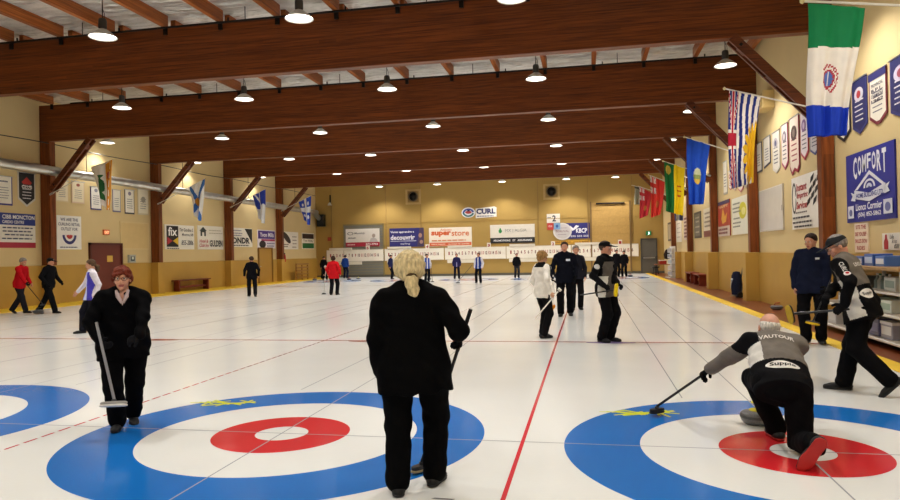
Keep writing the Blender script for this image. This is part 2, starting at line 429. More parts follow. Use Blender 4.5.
# overhead doors in the far wall
r = empty('door_4', (-13.34, YF, 0)); tag(r, kind='structure')
mb = MB()
for k in range(19): mb.b2((-1.48, -.055, .02+.2*k), (1.48, -.005, .02+.2*k+.185))
mb.build('shutter', paint('79766a'), r); MB().b2((-1.56, -.09, 0), (-1.48, 0, 3.86)).b2((1.48, -.09, 0), (1.56, 0, 3.86)).b2((-1.56, -.09, 3.8), (1.56, 0, 3.9)).build('guide_rail', paint('8a7a4e'), r)
r = empty('door_5', (4.3, YF, 0)); tag(r, kind='structure')
mb = MB()
for k in range(9): mb.b2((-1.25, -.05, .02+.54*k), (1.25, -.005, .02+.54*k+.525))
mb.build('shutter', mat('shutter_mustard', 'b99452', .6), r); MB().b2((-1.36, -.1, 0), (-1.25, 0, 4.95)).b2((1.25, -.1, 0), (1.36, 0, 4.95)).build('guide_rail', paint('7d6238'), r)
MB().tube([(-.95, -.14, 4.8), (.95, -.14, 4.8)], .06, 10).build('spring_bar', m_dark, r)
# ------------------------------------------------------------------ signs on the left wall
W, NV, RD, BK = 'ece8dc', '2b2f7a', 'b8202c', '1b1b1e'
s = Sign('wall_sign', 'L', 13.0, 15.63, 2.1, 3.32, W, 'white sign with navy top, shield and red bottom band left of the first post')
s.shape('top_band', rect(0, .66, 1, 1), '2a3a86'); s.shape('bottom_band', rect(0, 0, 1, .16), 'a8243a')
s.shape('shield', [(.16,.86),(.4,.86),(.4,.5),(.36,.32),(.28,.2),(.2,.32),(.16,.5)], 'e8e6ee'); s.shape('shield_field', [(.19,.82),(.37,.82),(.37,.5),(.34,.36),(.28,.27),(.22,.36),(.19,.5)], '3d5aa8')
s.text('C', .22, .44, .34, .72, 'f0f0f0', .03); s.text([('CIBB MONCTON', .45, .83, .98, .95), ('CARDIO CENTRE', .45, .7, .8, .79)], 0,0,0,0, 'f4f4f4', .02)
s.bars((.56, .46, .36, .25), .44, .98, '3a3f60', .035, seed=3)
s = Sign('wall_sign', 'L', 16.66, 17.93, 2.05, 3.36, 'f0eee8', 'white square sign with navy and red smile emblem beside the first post')
s.text([('WE ARE THE', .14, .84, .86, .93), ('CURLING RETAIL', .05, .7, .95, .79), ('OUTLET FOR', .16, .56, .84, .65)], 0,0,0,0, '2d3358', .015)
arc = lambda r0, r1, a0, a1, cx=.5, cz=.44: [(cx+r1*math.cos(a0+(a1-a0)*k/14), cz+r1*math.sin(a0+(a1-a0)*k/14)) for k in range(15)]+[(cx+r0*math.cos(a1-(a1-a0)*k/14), cz+r0*math.sin(a1-(a1-a0)*k/14)) for k in range(15)]
s.shape('smile_emblem', arc(.2, .29, PI*1.02, PI*1.98), '2a2c6c'); s.shape('red_emblem', arc(.02, .13, PI*1.05, PI*1.95), 'c0352c'); s.bars((.05,), .1, .9, '4a4e70', .03)
s = Sign('wall_sign', 'L', 23.4, 25.85, 2.07, 3.27, W, 'white sign with black square and red and yellow arrows beyond the second post')
s.shape('black_square', rect(.05, .1, .44, .95), '17171a'); s.text('fix', .1, .55, .4, .9, 'f4f4f4', .02)
s.shape('red_arrow', [(.07,.5),(.24,.34),(.07,.18)], 'b02c38'); s.shape('yellow_arrow', [(.43,.5),(.25,.34),(.43,.18)], 'e0bb2c')
s.text([('Tim Goodine S.', .48, .74, .96, .88), ('Moncton, NB', .56, .54, .96, .67), ('855-2006', .54, .18, .96, .38)], 0,0,0,0, '33333a', .01, .2); s.bars((.02,), .05, .5, '4a4a55', .04)
s = Sign('wall_sign', 'L', 26.2, 28.7, 2.07, 3.32, W, 'white sign with black house icon and red slanted writing before the third post')
s.shape('house_icon', [[(.1,.56),(.1,.78),(.06,.78),(.2,.95),(.34,.78),(.3,.78),(.3,.56),(.24,.56),(.24,.72),(.16,.72),(.16,.56)]], '26302c'); s.bars((.8, .68), .42, .95, 'b0a890', .03)
s.text([('Hotel &', .05, .28, .38, .42), ('Club Inn', .05, .1, .4, .25)], 0,0,0,0, 'c0243c', .01, .3); s.text('GULDEN', .44, .12, .95, .4, '20231f', .03)
s = Sign('wall_sign', 'L', 29.6, 32.03, 2.22, 3.32, W, 'white sign with large black letters and black corner triangle past the third post')
s.shape('corner_triangle', [(.62,.98),(.99,.98),(.99,.2)], '26241f'); s.text('DNDR', .05, .18, .86, .5, '1d1d1f', .04); s.bars((.84, .7, .58), .06, .5, '6a6a90', .04); s.bars((.05,), .05, .9, '6a6a6a', .06)
s = Sign('wall_sign', 'L', 32.7, 35.1, 2.15, 3.3, 'e4dfe6', 'purple topped sign with dark round picture just before the fourth post')
s.shape('purple_band', rect(.03, .52, .97, .95), '4b2f86'); s.shape('red_strip', rect(.2, .4, .97, .5), 'b02c58'); s.text('Yvon Mills', .12, .62, .9, .86, 'f2eef6', .02); s.shape('round_picture', blob(.26, .22, .18, .2), '2a2024'); s.bars((.1, .24), .5, .95, '7a7a9a', .06)
s = Sign('wall_sign', 'L', 36.0, 38.65, 2.1, 3.28, 'ece6da', 'white sign with tilted black ball picture past the fourth post')
s.shape('ball_picture', [(.3+.24*math.cos(a)*.9-.1*math.sin(a), .66+.3*math.sin(a)-.12*math.cos(a)) for a in [2*PI*k/24 for k in range(24)]], '2b2220'); s.bars((.12, .24), .08, .4, '6a5a4a', .06); s.bars((.1, .3, .5, .7), .62, .9, '7a6a5a', .05)
s = Sign('wall_sign', 'L', 39.3, 41.45, 2.13, 3.28, 'efe9da', 'sign with dark upper and green lower block near the far left corner')
s.shape('dark_block', rect(.03, .64, .97, .95), '2c1614'); s.shape('green_block', rect(.03, .04, .97, .36), '1f6a34'); s.text('Tim Riley', .08, .42, .92, .58, '5a3a30', .01)
s = Sign('wall_plate', 'L', 20.25, 22.2, 2.05, 3.28, 'dcc48e', 'flat cream access panel on the left wall above the yellow base', 'panel', th=.025)
s.shape('inner_panel', rect(.04, .05, .96, .95), 'd9bd83')
s = Sign('exit_sign', 'L', 19.18, 19.52, 2.66, 2.88, 'd0724a', 'small orange lit exit sign above the dark red door', 'exit sign', th=.07)
s.text('EXIT', .12, .25, .88, .75, 'f2c8a0', .02, emit=mat('exit_glow', 'ffb080', emit=1.2))
s = Sign('emergency_light', 'L', 20.72, 21.15, 1.48, 1.82, 'a8aca6', 'grey emergency light box right of the dark red door', 'emergency light', th=.1)
s.shape('lens', rect(.2, .2, .8, .8), '2b3a40'); s.shape('lens_glass', rect(.35, .4, .65, .75), 'c8d4cc')
# pennants and cloth banners on the left wall
PENT = [(0,1),(1,1),(1,.14),(.5,0),(0,.14)]
def banner(name, wall, h0, h1, z0, z1, label, col='e9e4d6', hem='7d7aa8', poly=None, style=0, group=None, seed=0, tri=False):
    s = Sign(name, wall, h0, h1, z0, z1, hem, label, 'banner', group, th=.015, poly=poly, part='hem', off=.01)
    p = poly or rect(0, 0, 1, 1)
    inn = [(.5+(a-.5)*.88, .06+.93*b if b < .5 else b) for a, b in p]
    s.shape('cloth', inn, col)
    ink = {0: '6c6a78', 1: 'e6e2e6', 2: '3c3a5a', 3: 'a83a4a'}[style % 4]
    s.bars([.24+.09*k for k in range(5)], .2, .8, ink, .022, seed=seed)
    MB().tube([(-.03, -.02, s.h+.005), (s.w+.03, -.02, s.h+.005)], .014, 8).build('rod', m_steel, s.root)
    return s
GL = 'cloth banners on the left wall'
s = banner('banner', 'L', 13.9, 14.65, 3.58, 4.58, 'white banner with navy hem at the left edge of the photo', hem='3a3a80', group=GL, seed=1)
s.bars((.8,), .2, .8, '5a5a70', .05)
s = banner('banner', 'L', 14.89, 15.66, 3.58, 4.8, 'black pointed pennant with red emblem and white hem left of the first post', '1d1d20', 'cfcac0', [(0,1),(1,1),(1,.22),(.5,0),(0,.22)], 1, GL, 2)
s.shape('red_emblem', [(.2,.72),(.5,.88),(.8,.72),(.7,.66),(.3,.66)], 'b0302a'); s.text('CLUB', .2, .54, .8, .64, 'e8e2dc', .02)
s = banner('banner', 'L', 16.64, 17.28, 3.88, 4.7, 'cream banner, first one right of the first left post', 'e6dabc', 'd8c49a', None, 0, GL, 3); s.shape('small_emblem', blob(.5, .85, .14, .07), '9a8a6a')
s = banner('banner', 'L', 17.46, 18.14, 3.88, 4.73, 'cream banner, second one right of the first left post', 'e6dabc', 'd8bda0', None, 0, GL, 4); s.shape('small_emblem', blob(.5, .85, .14, .07), 'a05a4a')
s = banner('banner', 'L', 18.49, 19.11, 3.68, 4.62, 'white banner with navy hem hanging left of the island flag', 'e8e4dc', '34347e', None, 2, GL, 5); s.shape('small_emblem', blob(.5, .85, .16, .08), '8a8a96')
s = banner('banner', 'L', 19.8, 20.3, 3.66, 4.61, 'white banner half covered by the island flag', 'e2ddd0', '6a6a90', None, 0, GL, 6)
s = banner('banner', 'L', 20.57, 21.21, 3.62, 4.68, 'white banner with black hem right of the island flag', 'eae6da', '2c2c3c', None, 2, GL, 7); s.shape('small_emblem', blob(.5, .85, .16, .08), '8a8090')
s = banner('banner', 'L', 21.45, 22.2, 3.63, 4.78, 'cream banner just left of the second left post', 'e4dcc6', 'cfc3a6', None, 0, GL, 8); s.shape('small_emblem', blob(.5, .6, .2, .12), '9a9484')

# ------------------------------------------------------------------ right wall
s = Sign('wall_sign', 'R', 9.42, 7.2, 2.05, 3.4, '2a2f93', 'large blue banner sign with white house and ribbon on the right wall')
def arch(txt, x0, x1, zb, zt, dz):
    """tall letters whose tops follow an arch"""
    n = len(txt); out = []
    for i, ch in enumerate(txt):
        a = x0+(x1-x0)*i/n; m = 1-abs((i+.5)/n-.5)*2
        out.append((ch, a+.006, zb+dz*m, a+(x1-x0)/n-.012, zt))
    return out
s.text(arch('COMFORT', .17, .87, .6, .94, .13), 0,0,0,0, 'e9eaf2', .03)
s.shape('roof_outline', [[(.2,.46),(.52,.7),(.84,.46),(.78,.46),(.52,.645),(.26,.46)]], 'e4e6f0')
s.shape('hearth_arch', [arc(.09, .12, 0, PI, .52, .465)], 'e4e6f0'); s.shape('hearth_core', [arc(.02, .06, 0, PI, .52, .465)], 'cfd4ea')
s.shape('ribbon', [[(.2,.46),(.52,.39),(.84,.48),(.84,.36),(.52,.27),(.2,.34)], [(.12,.44),(.22,.4),(.22,.3),(.12,.32),(.16,.38)], [(.92,.48),(.82,.44),(.82,.34),(.92,.36),(.88,.42)]], 'e4e6f0')
s.text('HOME BUILDING LTD', .25, .335, .8, .405, '2a2f93', .02); s.text([('Lionco Cormier', .24, .16, .78, .26), ('(506) 852-5862', .28, .05, .76, .13)], 0,0,0,0, 'f2f2f6', .015)
s.shape('logo_tile', [rect(.06,.06,.19,.24), rect(.81,.07,.97,.26)], 'd5d8e6'); s.shape('tile_picture', [blob(.125,.14,.035,.05), blob(.89,.16,.05,.06)], '6a70a8')
s = Sign('wall_sign', 'R', 9.05, 8.41, 1.46, 2.02, 'ead9c2', 'small white notice with red capitals below the blue banner sign')
s.text([('SITE THE', .12, .8, .88, .94), ('DE YOUSEF', .08, .56, .92, .7), ('SALLES SION', .06, .32, .94, .46), ('RIDES', .2, .08, .8, .22)], 0,0,0,0, 'b02c30', .015)
s = Sign('wall_sign', 'R', 7.77, 6.95, 1.5, 1.8, 'e9e0d0', 'white sign with red bottle picture above the supply shelves')
s.shape('bottle_picture', [(.1,.05),(.3,.05),(.31,.5),(.25,.7),(.24,.92),(.16,.92),(.15,.7),(.09,.5)], 'b5262a'); s.text([('Life', .4, .66, .6, .9), ('is to', .5, .4, .74, .62), ('fill', .6, .1, .85, .36)], 0,0,0,0, '3a2a2a', .01, .3)
s = Sign('wall_sign', 'R', 13.2, 10.95, 2.03, 3.34, 'ece7de', 'white sign with red words and chequered flag left of the nearest right post')
s.text([('Instant', .18, .72, .55, .86), ('Imprint', .2, .55, .58, .69), ('Services', .18, .38, .56, .52)], 0,0,0,0, 'a8242e', .03, .15)
s.shape('oval_outline', [[(.1+(.08 if k < 24 else .055)*math.cos(2*PI*k/24*(1 if k < 24 else -1)), .6+(.3 if k < 24 else .25)*math.sin(2*PI*k/24*(1 if k < 24 else -1))) for k in range(48)]], '3a3438')
ch = []
for i in range(3):
    for j in range(5):
        if (i+j) % 2 == 0: x = .55+.1*i+.03*j; z = .4+.1*j; ch.append([(x,z),(x+.1,z+.06),(x+.13,z+.17),(x+.03,z+.11)])
s.shape('chequers', ch, '1e1c1e'); s.bars((.3,), .15, .6, '6a6060', .025); s.bars((.2, .11, .03), .04, .72, '3f3a3c', .035)
s = Sign('whiteboard', 'R', 16.55, 14.0, 2.06, 3.3, 'd6d0c4', 'blank pale whiteboard on the right wall right of the second post', 'whiteboard', th=.04)
s.shape('board_face', rect(.015, .02, .985, .98), 'ddd8d0', rough=.25); s.shape('corner_clip', rect(.95, .42, .99, .54), '8a8680')
s = Sign('wall_sign', 'R', 20.6, 18.2, 2.06, 3.36, 'e6e3d2', 'white sign with yellow patch on the right wall left of the second post')
s.shape('yellow_patch', blob(.72, .62, .24, .22), 'd9cf3a'); s.shape('yellow_patch_inner', blob(.78, .6, .12, .1), 'eee690'); s.bars((.2, .3, .42, .6, .7, .82), .06, .6, '8a8e80', .04)
s = Sign('wall_sign', 'R', 23.3, 21.0, 2.06, 3.42, 'b5402c', 'red poster with yellow centre just right of the third post')
s.shape('navy_top', rect(0, .9, 1, 1), '3a2c5c'); s.shape('yellow_centre', [(.3,.5),(.45,.8),(.6,.55),(.8,.65),(.7,.4),(.4,.35)], 'e2a63a'); s.text('HAPPY', .12, .8, .88, .88, 'f0d8a0', .02); s.shape('pale_bottom', rect(0, 0, 1, .28), 'cdbcae'); s.bars((.06, .16), .05, .9, '7a3a34', .06)
s = Sign('wall_sign', 'R', 29.6, 27.6, 2.1, 3.35, '3a3428', 'black framed dark poster between the third and fourth right posts'); s.shape('poster_paper', rect(.12, .08, .88, .92), '6a6354'); s.bars((.2, .4, .6, .75), .2, .8, 'b0a890', .06)
s = Sign('wall_sign', 'R', 26.8, 24.4, 2.1, 3.36, 'd9cdb6', 'pale notice with brown bottom band left of the third right post'); s.shape('brown_band', rect(0, 0, 1, .22), '7a3a30'); s.bars((.35, .5, .65, .8), .1, .9, '8a7c6a', .06)
s = Sign('wall_sign', 'R', 36.6, 34.4, 2.0, 3.3, 'e8dfce', 'plain white poster beyond the fourth right post'); s.bars((.2, .4, .6, .8), .15, .85, 'b8aa98', .04)
s = Sign('wall_sign', 'R', 33.4, 31.3, 2.07, 3.36, 'cdb8a8', 'poster with dark red print beside the fourth right post'); s.bars((.1, .25, .4, .55, .7, .85), .08, .92, '6a2a2a', .08)
s = Sign('wall_sign', 'R', 40.9, 39.0, 2.12, 3.32, '4a3c2c', 'dark framed poster near the far right corner'); s.shape('poster_paper', rect(.15, .1, .85, .9), 'b8a88a')
# cloth banners on the right wall
GR = 'cloth championship banners on the right wall'
def rb(h0, h1, z0, z1, label, col, hem, poly, style, seed, emblem=None, txt=None):
    s = banner('banner', 'R', h0, h1, z0, z1, label, col, hem, poly, style, GR, seed)
    if emblem: s.shape('emblem', blob(.5, .72, .3, .13), emblem[0]); s.shape('emblem_centre', blob(.5, .72, .13, .07), emblem[1])
    if txt: s.text([(t, .16, z, .84, z+.065) for t, z in txt], 0,0,0,0, '3a3850', .015)
    return s
SL = [(0,1),(1,1),(1,.14),(.6,0),(.4,0),(0,.14)]
rb(9.9, 9.16, 3.72, 4.82, 'white banner with black hem hanging beside the green white and blue flag', 'e6e1d4', '26242a', PENT, 0, 11, None, [('CHAMPIONS', .72)])
rb(9.04, 8.33, 3.74, 4.8, 'navy banner with red maple leaf badge on the right wall', '2c2f66', '3a3c78', PENT, 1, 12, ('d8d4e0', 'b83a3e'))
rb(8.21, 7.46, 3.78, 4.74, 'white banner reading provincial champions with maroon hem', 'ece6d8', '7a2c38', SL, 0, 13, None, [('PROVINCIAL', .72), ('B.P.L.', .62), ('CHAMPIONS', .52), ('1982', .42)]).shape('navy_top', rect(0, .86, 1, 1), '34346e')
rb(7.32, 6.5, 3.72, 4.76, 'navy banner with pale crest at the right edge of the photo', '2c2f66', '3a3c78', PENT, 1, 14, ('cfc8dc', 'a04a60'))
rb(17.0, 16.18, 3.88, 4.76, 'white banner with grey hem just right of the second right post', 'dfdacb', '4e5058', None, 0, 15)
rb(15.95, 15.21, 3.93, 4.8, 'white banner with dark hem, second right of the second right post', 'e0dacc', '3a3c50', [(0,1),(1,1),(1,.1),(0,0)], 0, 16)
rb(14.96, 14.25, 3.65, 4.8, 'white banner with navy print, third right of the second right post', 'e4ded2', 'd5cfc4', [(0,1),(1,1),(1,.1),(.5,0),(0,.1)], 2, 17, ('b8b0b4', '5a5a7a'))
rb(14.05, 13.46, 3.64, 4.85, 'white banner with round badge and pink hem above the whiteboard', 'e8ded6', 'b8506a', PENT, 0, 18, ('8a7f8c', 'd8d0d0'))
rb(13.31, 12.5, 3.42, 4.88, 'longest white banner with red script and maroon tip', 'ecdccc', '8c1f34', [(0,1),(1,1),(1,.1),(.8,.02),(.5,.07),(.2,0),(0,.12)], 3, 19, ('5c4a44', '8a7a6c'))
rb(12.38, 11.8, 3.68, 4.84, 'white banner with violet crest and red tip beside the nearest right post', 'e6dee0', 'b83a4e', PENT, 0, 20, ('8c6a9a', 'c8b8d0'))
rb(11.66, 11.0, 3.7, 4.6, 'grey blue banner partly behind the lowest end of the green white blue flag', 'c4c2c8', '50548a', PENT, 2, 21)
rb(24.26, 23.5, 3.59, 4.9, 'narrow white pennant left of the third right post', 'e9dfd2', 'c06a70', PENT, 0, 22)
rb(22.1, 21.4, 3.64, 4.88, 'narrow white banner just right of the third right post', 'e4ddd0', 'b8b0a4', None, 0, 23)
rb(21.1, 20.5, 3.72, 4.42, 'white pennant with red badge below the striped sun flag, leftmost', 'e8ddd0', 'b04a50', PENT, 3, 24, ('a8363c', 'e0d0c8'))
rb(20.35, 19.75, 3.63, 4.3, 'short white pennant below the striped sun flag, middle one', 'e8ddd0', 'c0908c', PENT, 0, 25)
rb(19.5, 18.75, 3.5, 4.3, 'white pennant with pink hem below the striped sun flag, rightmost', 'e8ddd0', 'b8606c', PENT, 0, 26)
rb(18.55, 17.8, 3.6, 4.6, 'white banner left of the second right post', 'e4dccf', 'cfc6b8', None, 0, 27)

# ------------------------------------------------------------------ far wall
s = Sign('wall_sign', 'F', -14.69, -12.1, 2.24, 3.54, 'ded8d0', 'white sign with a portrait and red base on the grey shutter', off=.06)
s.shape('red_base', rect(0, 0, 1, .24), 'a3233a'); s.shape('portrait_coat', [(.7,.24),(.74,.44),(.82,.5),(.9,.44),(.96,.24)], 'b9b2ae'); s.shape('portrait_face', blob(.83, .6, .05, .11), 'a8988c')
s.shape('ring_logo', [arc(.07, .09, 0, 2*PI, .14, .74)], '4a4a4c'); s.text('Monthly', .26, .68, .58, .8, '5a5a5c', .01, .2); s.text('jamais', .06, .42, .3, .54, '2e2e30', .02, .2); s.text('873-7733', .6, .06, .95, .18, 'f0e6e6', .02); s.bars((.08,), .05, .3, 'e0c0c0', .06)
s = Sign('wall_sign', 'F', -11.36, -8.8, 2.14, 3.5, '2a2a74', 'navy sign with white words and a picture at its right end')
s.text([('Venez apprendre a', .03, .72, .72, .86), ('decouvrir', .03, .38, .74, .64)], 0,0,0,0, 'ecebf4', .03); s.shape('white_rule', rect(.03, .3, .78, .33), 'd8d8ea'); s.text('curling', .32, .1, .6, .22, 'd8d8ea', .01)
s.shape('picture', [(.8,0),(1,0),(1,1),(.88,1)], '4a3a58'); s.shape('picture_detail', [blob(.9,.6,.05,.12), blob(.93,.25,.05,.1)], 'b08a7c')
s = Sign('wall_sign', 'F', -8.41, -5.3, 2.13, 3.46, 'f2e6d6', 'cream sign with large orange lettering left of the wall middle')
s.text([('Atlantic', .26, .82, .54, .95)], 0,0,0,0, 'd8743a', .01, .2); s.text('super', .05, .5, .52, .8, 'd4602a', .05); s.text('store', .53, .54, .94, .8, 'd8743a', .015); s.shape('orange_base', rect(.01, .02, .99, .2), 'd6653a'); s.text('votre magasin    au coeur du quartier', .05, .06, .95, .16, 'f2dcc8', .02); s.bars((.28,), .05, .95, 'd88a5a', .06)
s = Sign('wall_sign', 'F', -3.98, -.85, 2.24, 3.55, 'e3dccf', 'white sign with a green drop and a black lower band')
s.shape('black_band', rect(0, 0, 1, .3), '17171b'); s.shape('green_drop', [(.23+.04*math.sin(a)*(1 if math.cos(a) < .3 else .6), .68-.14*math.cos(a)*-1) for a in [2*PI*k/20 for k in range(20)]], '2f8a4c'); s.text('MX | ALGIA', .34, .56, .82, .76, '8a8a86', .0); s.text('PROMOTIONS   ET   ASSURANCE', .08, .1, .94, .2, 'e8e8e8', .03)
s = Sign('wall_sign', 'F', 1.05, 2.91, 2.45, 3.53, '2a2a72', 'navy sign with white letters beside a pale oval sign', off=.004)
s.text([('KBCP', .5, .36, .9, .66)], 0,0,0,0, 'eeeef6', .03); s.shape('white_mark', [[(.28,.84),(.4,.66),(.5,.86),(.62,.8),(.44,.56),(.36,.5),(.3,.66)]], 'eeeef6'); s.text('555 555 555', .3, .1, .95, .22, 'd8d8e8', .03)
s = Sign('wall_sign', 'F', .42, 1.69, 2.38, 3.56, 'd8d4d0', 'pale oval sign in front of the navy one on the far wall', poly=blob(.5, .5, .5, .5, 32), off=.05)
s.shape('oval_field', blob(.5, .5, .42, .42, 32), 'c9c3c2'); s.text('BEAUVAL', .15, .45, .85, .58, '8a6a70', .01); s.bars((.3, .68), .25, .75, '9a8a92', .04)
s = Sign('wall_sign', 'F', .33, 2.9, 2.1, 2.34, 'd9a63a', 'narrow yellow strip sign below the navy and oval signs'); s.text('BIERE FROIDE - COLD BEER', .04, .25, .96, .75, '8a5a20', .02)
s = Sign('wall_sign', 'F', .0, .9, 3.58, 4.2, 'e6e0d4', 'small white card sign with a black number two above the oval sign'); s.text('2', .42, .15, .7, .85, '2c2c2e', .03); s.bars((.55,), .05, .35, '5a5a5c', .1)
s = Sign('wall_sign', 'F', .02, .44, 3.1, 3.56, 'c8453c', 'small red card under the white number card', off=.002); s.text('OUI', .2, .4, .8, .7, 'f0d8d0', .02)
s = Sign('wall_sign', 'F', .48, .92, 3.12, 3.56, '7fa6cc', 'small light blue card under the white number card', off=.085); s.shape('mark', blob(.5, .5, .2, .25), '3a5a9a')
s = Sign('club_letters', 'F', -4.99, -3.5, 4.05, 4.86, 'e6e2da', 'white backed dark blue lettering high on the middle of the far wall', poly=[(0,.02),(1,.1),(1,.9),(.9,1),(0,.86)])
s.text('CURL', .03, .36, .95, .84, '24285c', .05); s.bars((.14,), .05, .95, '5a5a80', .08)
s = Sign('club_emblem', 'F', -6.0, -5.02, 4.08, 4.88, 'e4e4ea', 'round swirling blue and red emblem left of the blue lettering', 'emblem', poly=blob(.5, .5, .5, .46, 32))
s.shape('blue_swirl', [arc(.3, .44, PI*.1, PI*.95, .5, .42)], '3a4a9a'); s.shape('green_swirl', [arc(.3, .44, PI*1.05, PI*1.9, .5, .55)], '2f6a6a'); s.shape('red_stone', blob(.5, .52, .24, .13), 'b03a3c'); s.shape('stone_handle', [(.4,.6),(.6,.6),(.6,.74),(.44,.74)], '20204a')
# scoreboards
for k, (a, b) in enumerate(((-16.2, -11.82), (-11.73, -7.35), (-7.26, -2.9), (-2.85, 1.6), (1.66, 6.1))):
    nm = ['leftmost', 'second from left', 'middle', 'fourth from left', 'rightmost'][k]
    s = Sign('scoreboard', 'F', a, b, 1.16, 2.02, 'efe8da', f'long white scoreboard with red numbers, {nm} of the five on the far wall', 'scoreboard', 'scoreboards on the far wall', th=.06, off=.03)
    nums = [(str(i+1), .06+.055*i, .38, .06+.055*i+(.022 if i < 9 else .036), .66) for i in range(16)]
    s.text(nums[0::2], 0,0,0,0, 'a63a34', .03, name='numbers'); s.text(nums[1::2], 0,0,0,0, '6a3034', .03, name='numbers')
    s.shape('divider', [rect(.02,.96,.98,.98), rect(.02,.02,.98,.04)], 'c8beac')
    MB().b2((.05*s.w, -.1, s.h), (.45*s.w, 0, s.h+.15)).build('top_strip', paint('ded6c6'), s.root)
    MB().b2((.04*s.w, -.08, -.24), (.62*s.w, 0, -.01)).build('lower_strip', paint('e2dac8'), s.root)
    MB().b2((.7*s.w, -.12, s.h-.06), (.76*s.w, -.04, s.h+.28)).build('sheet_card', paint('eae4d8'), s.root)
    uv, fs, asp = text_mesh(str(5-k), .04)
    MB().add([((.71+.04*u)*s.w, -.1255, s.h-.0+.2*v) for u, v in uv], fs).build('sheet_number', paint('a02c2c'), s.root)
for k, x in enumerate((-9.52, .36)):
    r = empty('exhaust_fan', (x, YF, 5.2), 0, f'square framed round exhaust fan, {["left", "right"][k]} one high on the far wall', 'exhaust fan', 'exhaust fans on the far wall')
    mb = MB().b2((-.56, -.12, 0), (-.42, 0, 1.08)).b2((.42, -.12, 0), (.56, 0, 1.08)).b2((-.42, -.12, .94), (.42, 0, 1.08)).b2((-.42, -.12, 0), (.42, 0, .14))
    mb.build('frame', mat('fan_frame', 'c2a468', .6), r); MB().b2((-.42, -.04, .14), (.42, -.01, .94)).build('back_panel', mat('fan_back', 'a07f45', .6), r)
    mb = MB().lathe([(.3, 0), (.36, 0), (.36, .14), (.3, .14), (.3, 0)], 28); mb.v = [(p[0], -.04-p[2], p[1]+.56) for p in mb.v]; mb.build('ring', paint('6a5a40'), r, smooth=True)
    mb = MB()
    for q in range(4):
        rot = Matrix.Rotation(q*PI/2, 3, 'Y') @ Matrix.Rotation(.5, 3, 'Z'); mb.box(Matrix.Rotation(q*PI/2, 3, 'Y') @ Vector((.16, 0, 0))+Vector((0, -.09, .56)), (.24, .012, .12), 0, rot)
    mb.b2((-.05, -.13, .51), (.05, -.05, .61)); mb.build('blades', paint('1e1614'), r); mb = MB().lathe([(.0001, 0), (.3, 0)], 28); mb.v = [(p[0], -.045, p[1]+.56) for p in mb.v]; mb.build('opening', paint('17110f'), r)
s = Sign('exit_sign', 'F', 6.6, 6.95, 2.56, 2.85, '2c8a52', 'green lit exit sign above the grey door in the far right corner', 'exit sign', th=.08)
s.shape('running_figure', [[(.4,.2),(.55,.5),(.45,.75),(.6,.85),(.68,.5),(.6,.2)]], mat('exit_green_glow', 'd8ffe6', emit=2.))
s = Sign('alarm_bell', 'F', -16.1, -15.85, 2.72, 2.98, '9a2c26', 'small red alarm box in the far left corner', 'alarm', th=.08); s.shape('alarm_face', blob(.5, .5, .35, .35), 'b8443a')
r = empty('floodlight', (-15.85, YF, 5.35), 0, 'pale floodlight hanging from the far wall in the left corner', 'floodlight')
MB().b2((-.05, -.1, 0), (.05, 0, .75)).build('bracket', m_dark, r); MB().lathe([(.06, .2), (.16, 0), (.15, .0), (.0001, .06)], 16, c=(0, -.2, -.02)).build('lamp_head', paint('d8d4c4'), r, smooth=True)

# ------------------------------------------------------------------ furniture along the walls
def bench(loc, rz, L, H, D, label, col='6a2418'):
    r = empty('bench', loc, rz, label, 'bench'); m = wood('bench_'+col, col, '7e3524', 0, rough=.4)
    MB().b2((-L/2, -D, H-.06), (L/2, 0, H)).build('seat', m, r, bev=.012)
    for x in (-L/2+.18, L/2-.18): MB().b2((x-.05, -D+.04, 0), (x+.05, -.04, H-.06)).build('leg', m, r, bev=.01)
    MB().b2((-L/2+.2, -D/2-.03, .16), (L/2-.2, -D/2+.03, .26)).build('stretcher', m, r)
bench((XL+.09, 25.2, .012), PI/2, 2.9, .56, .38, 'dark red wooden bench along the left wall between the second and third posts')
bench((7.69, 27.7, .006), -PI/2, 1.7, .5, .4, 'dark red bench in the right wall recess, farther of the two', '7a2a1c')
bench((7.69, 25.3, .006), -PI/2, 1.7, .5, .4, 'dark red bench in the right wall recess, nearer of the two', '7a2a1c')
r = empty('fire_extinguisher', (XL+.1, 35.9, 1.0), PI/2, 'red fire extinguisher on the left wall beside the fourth post', 'fire extinguisher')
r.location = (XL+.08, 36.05, 1.25); MB().lathe([(.0001, 0), (.09, .01), (.1, .05), (.1, .4), (.05, .5), (.03, .53)], 16, c=(0, -.11, 0)).build('cylinder', plastic('b8281e'), r, smooth=True); MB().b2((-.06, -.15, .53), (.06, -.07, .6)).build('valve', m_dark, r); MB().tube([(.05, -.11, .56), (.14, -.12, .45), (.13, -.12, .15)], .015, 6).build('hose', m_black, r); MB().b2((-.05, -.03, .1), (.05, 0, .4)).build('wall_bracket', m_dark, r)
r = empty('slatted_crate', (XL+.6, 38.0, .012), PI/2, 'low slatted wooden rack against the left wall near the far corner', 'rack')
mb = MB()
for k in range(5): mb.b2((-1., -.04, .12+.22*k), (1., 0, .24+.22*k))
mb.build('slats', wood('rack_wood', '8a6330', 'b88c4a', 0), r)
for x in (-.95, 0, .95): MB().b2((x-.04, 0, 0), (x+.04, .08, 1.12)).build('upright', wood('rack_wood', '8a6330', 'b88c4a', 0), r)
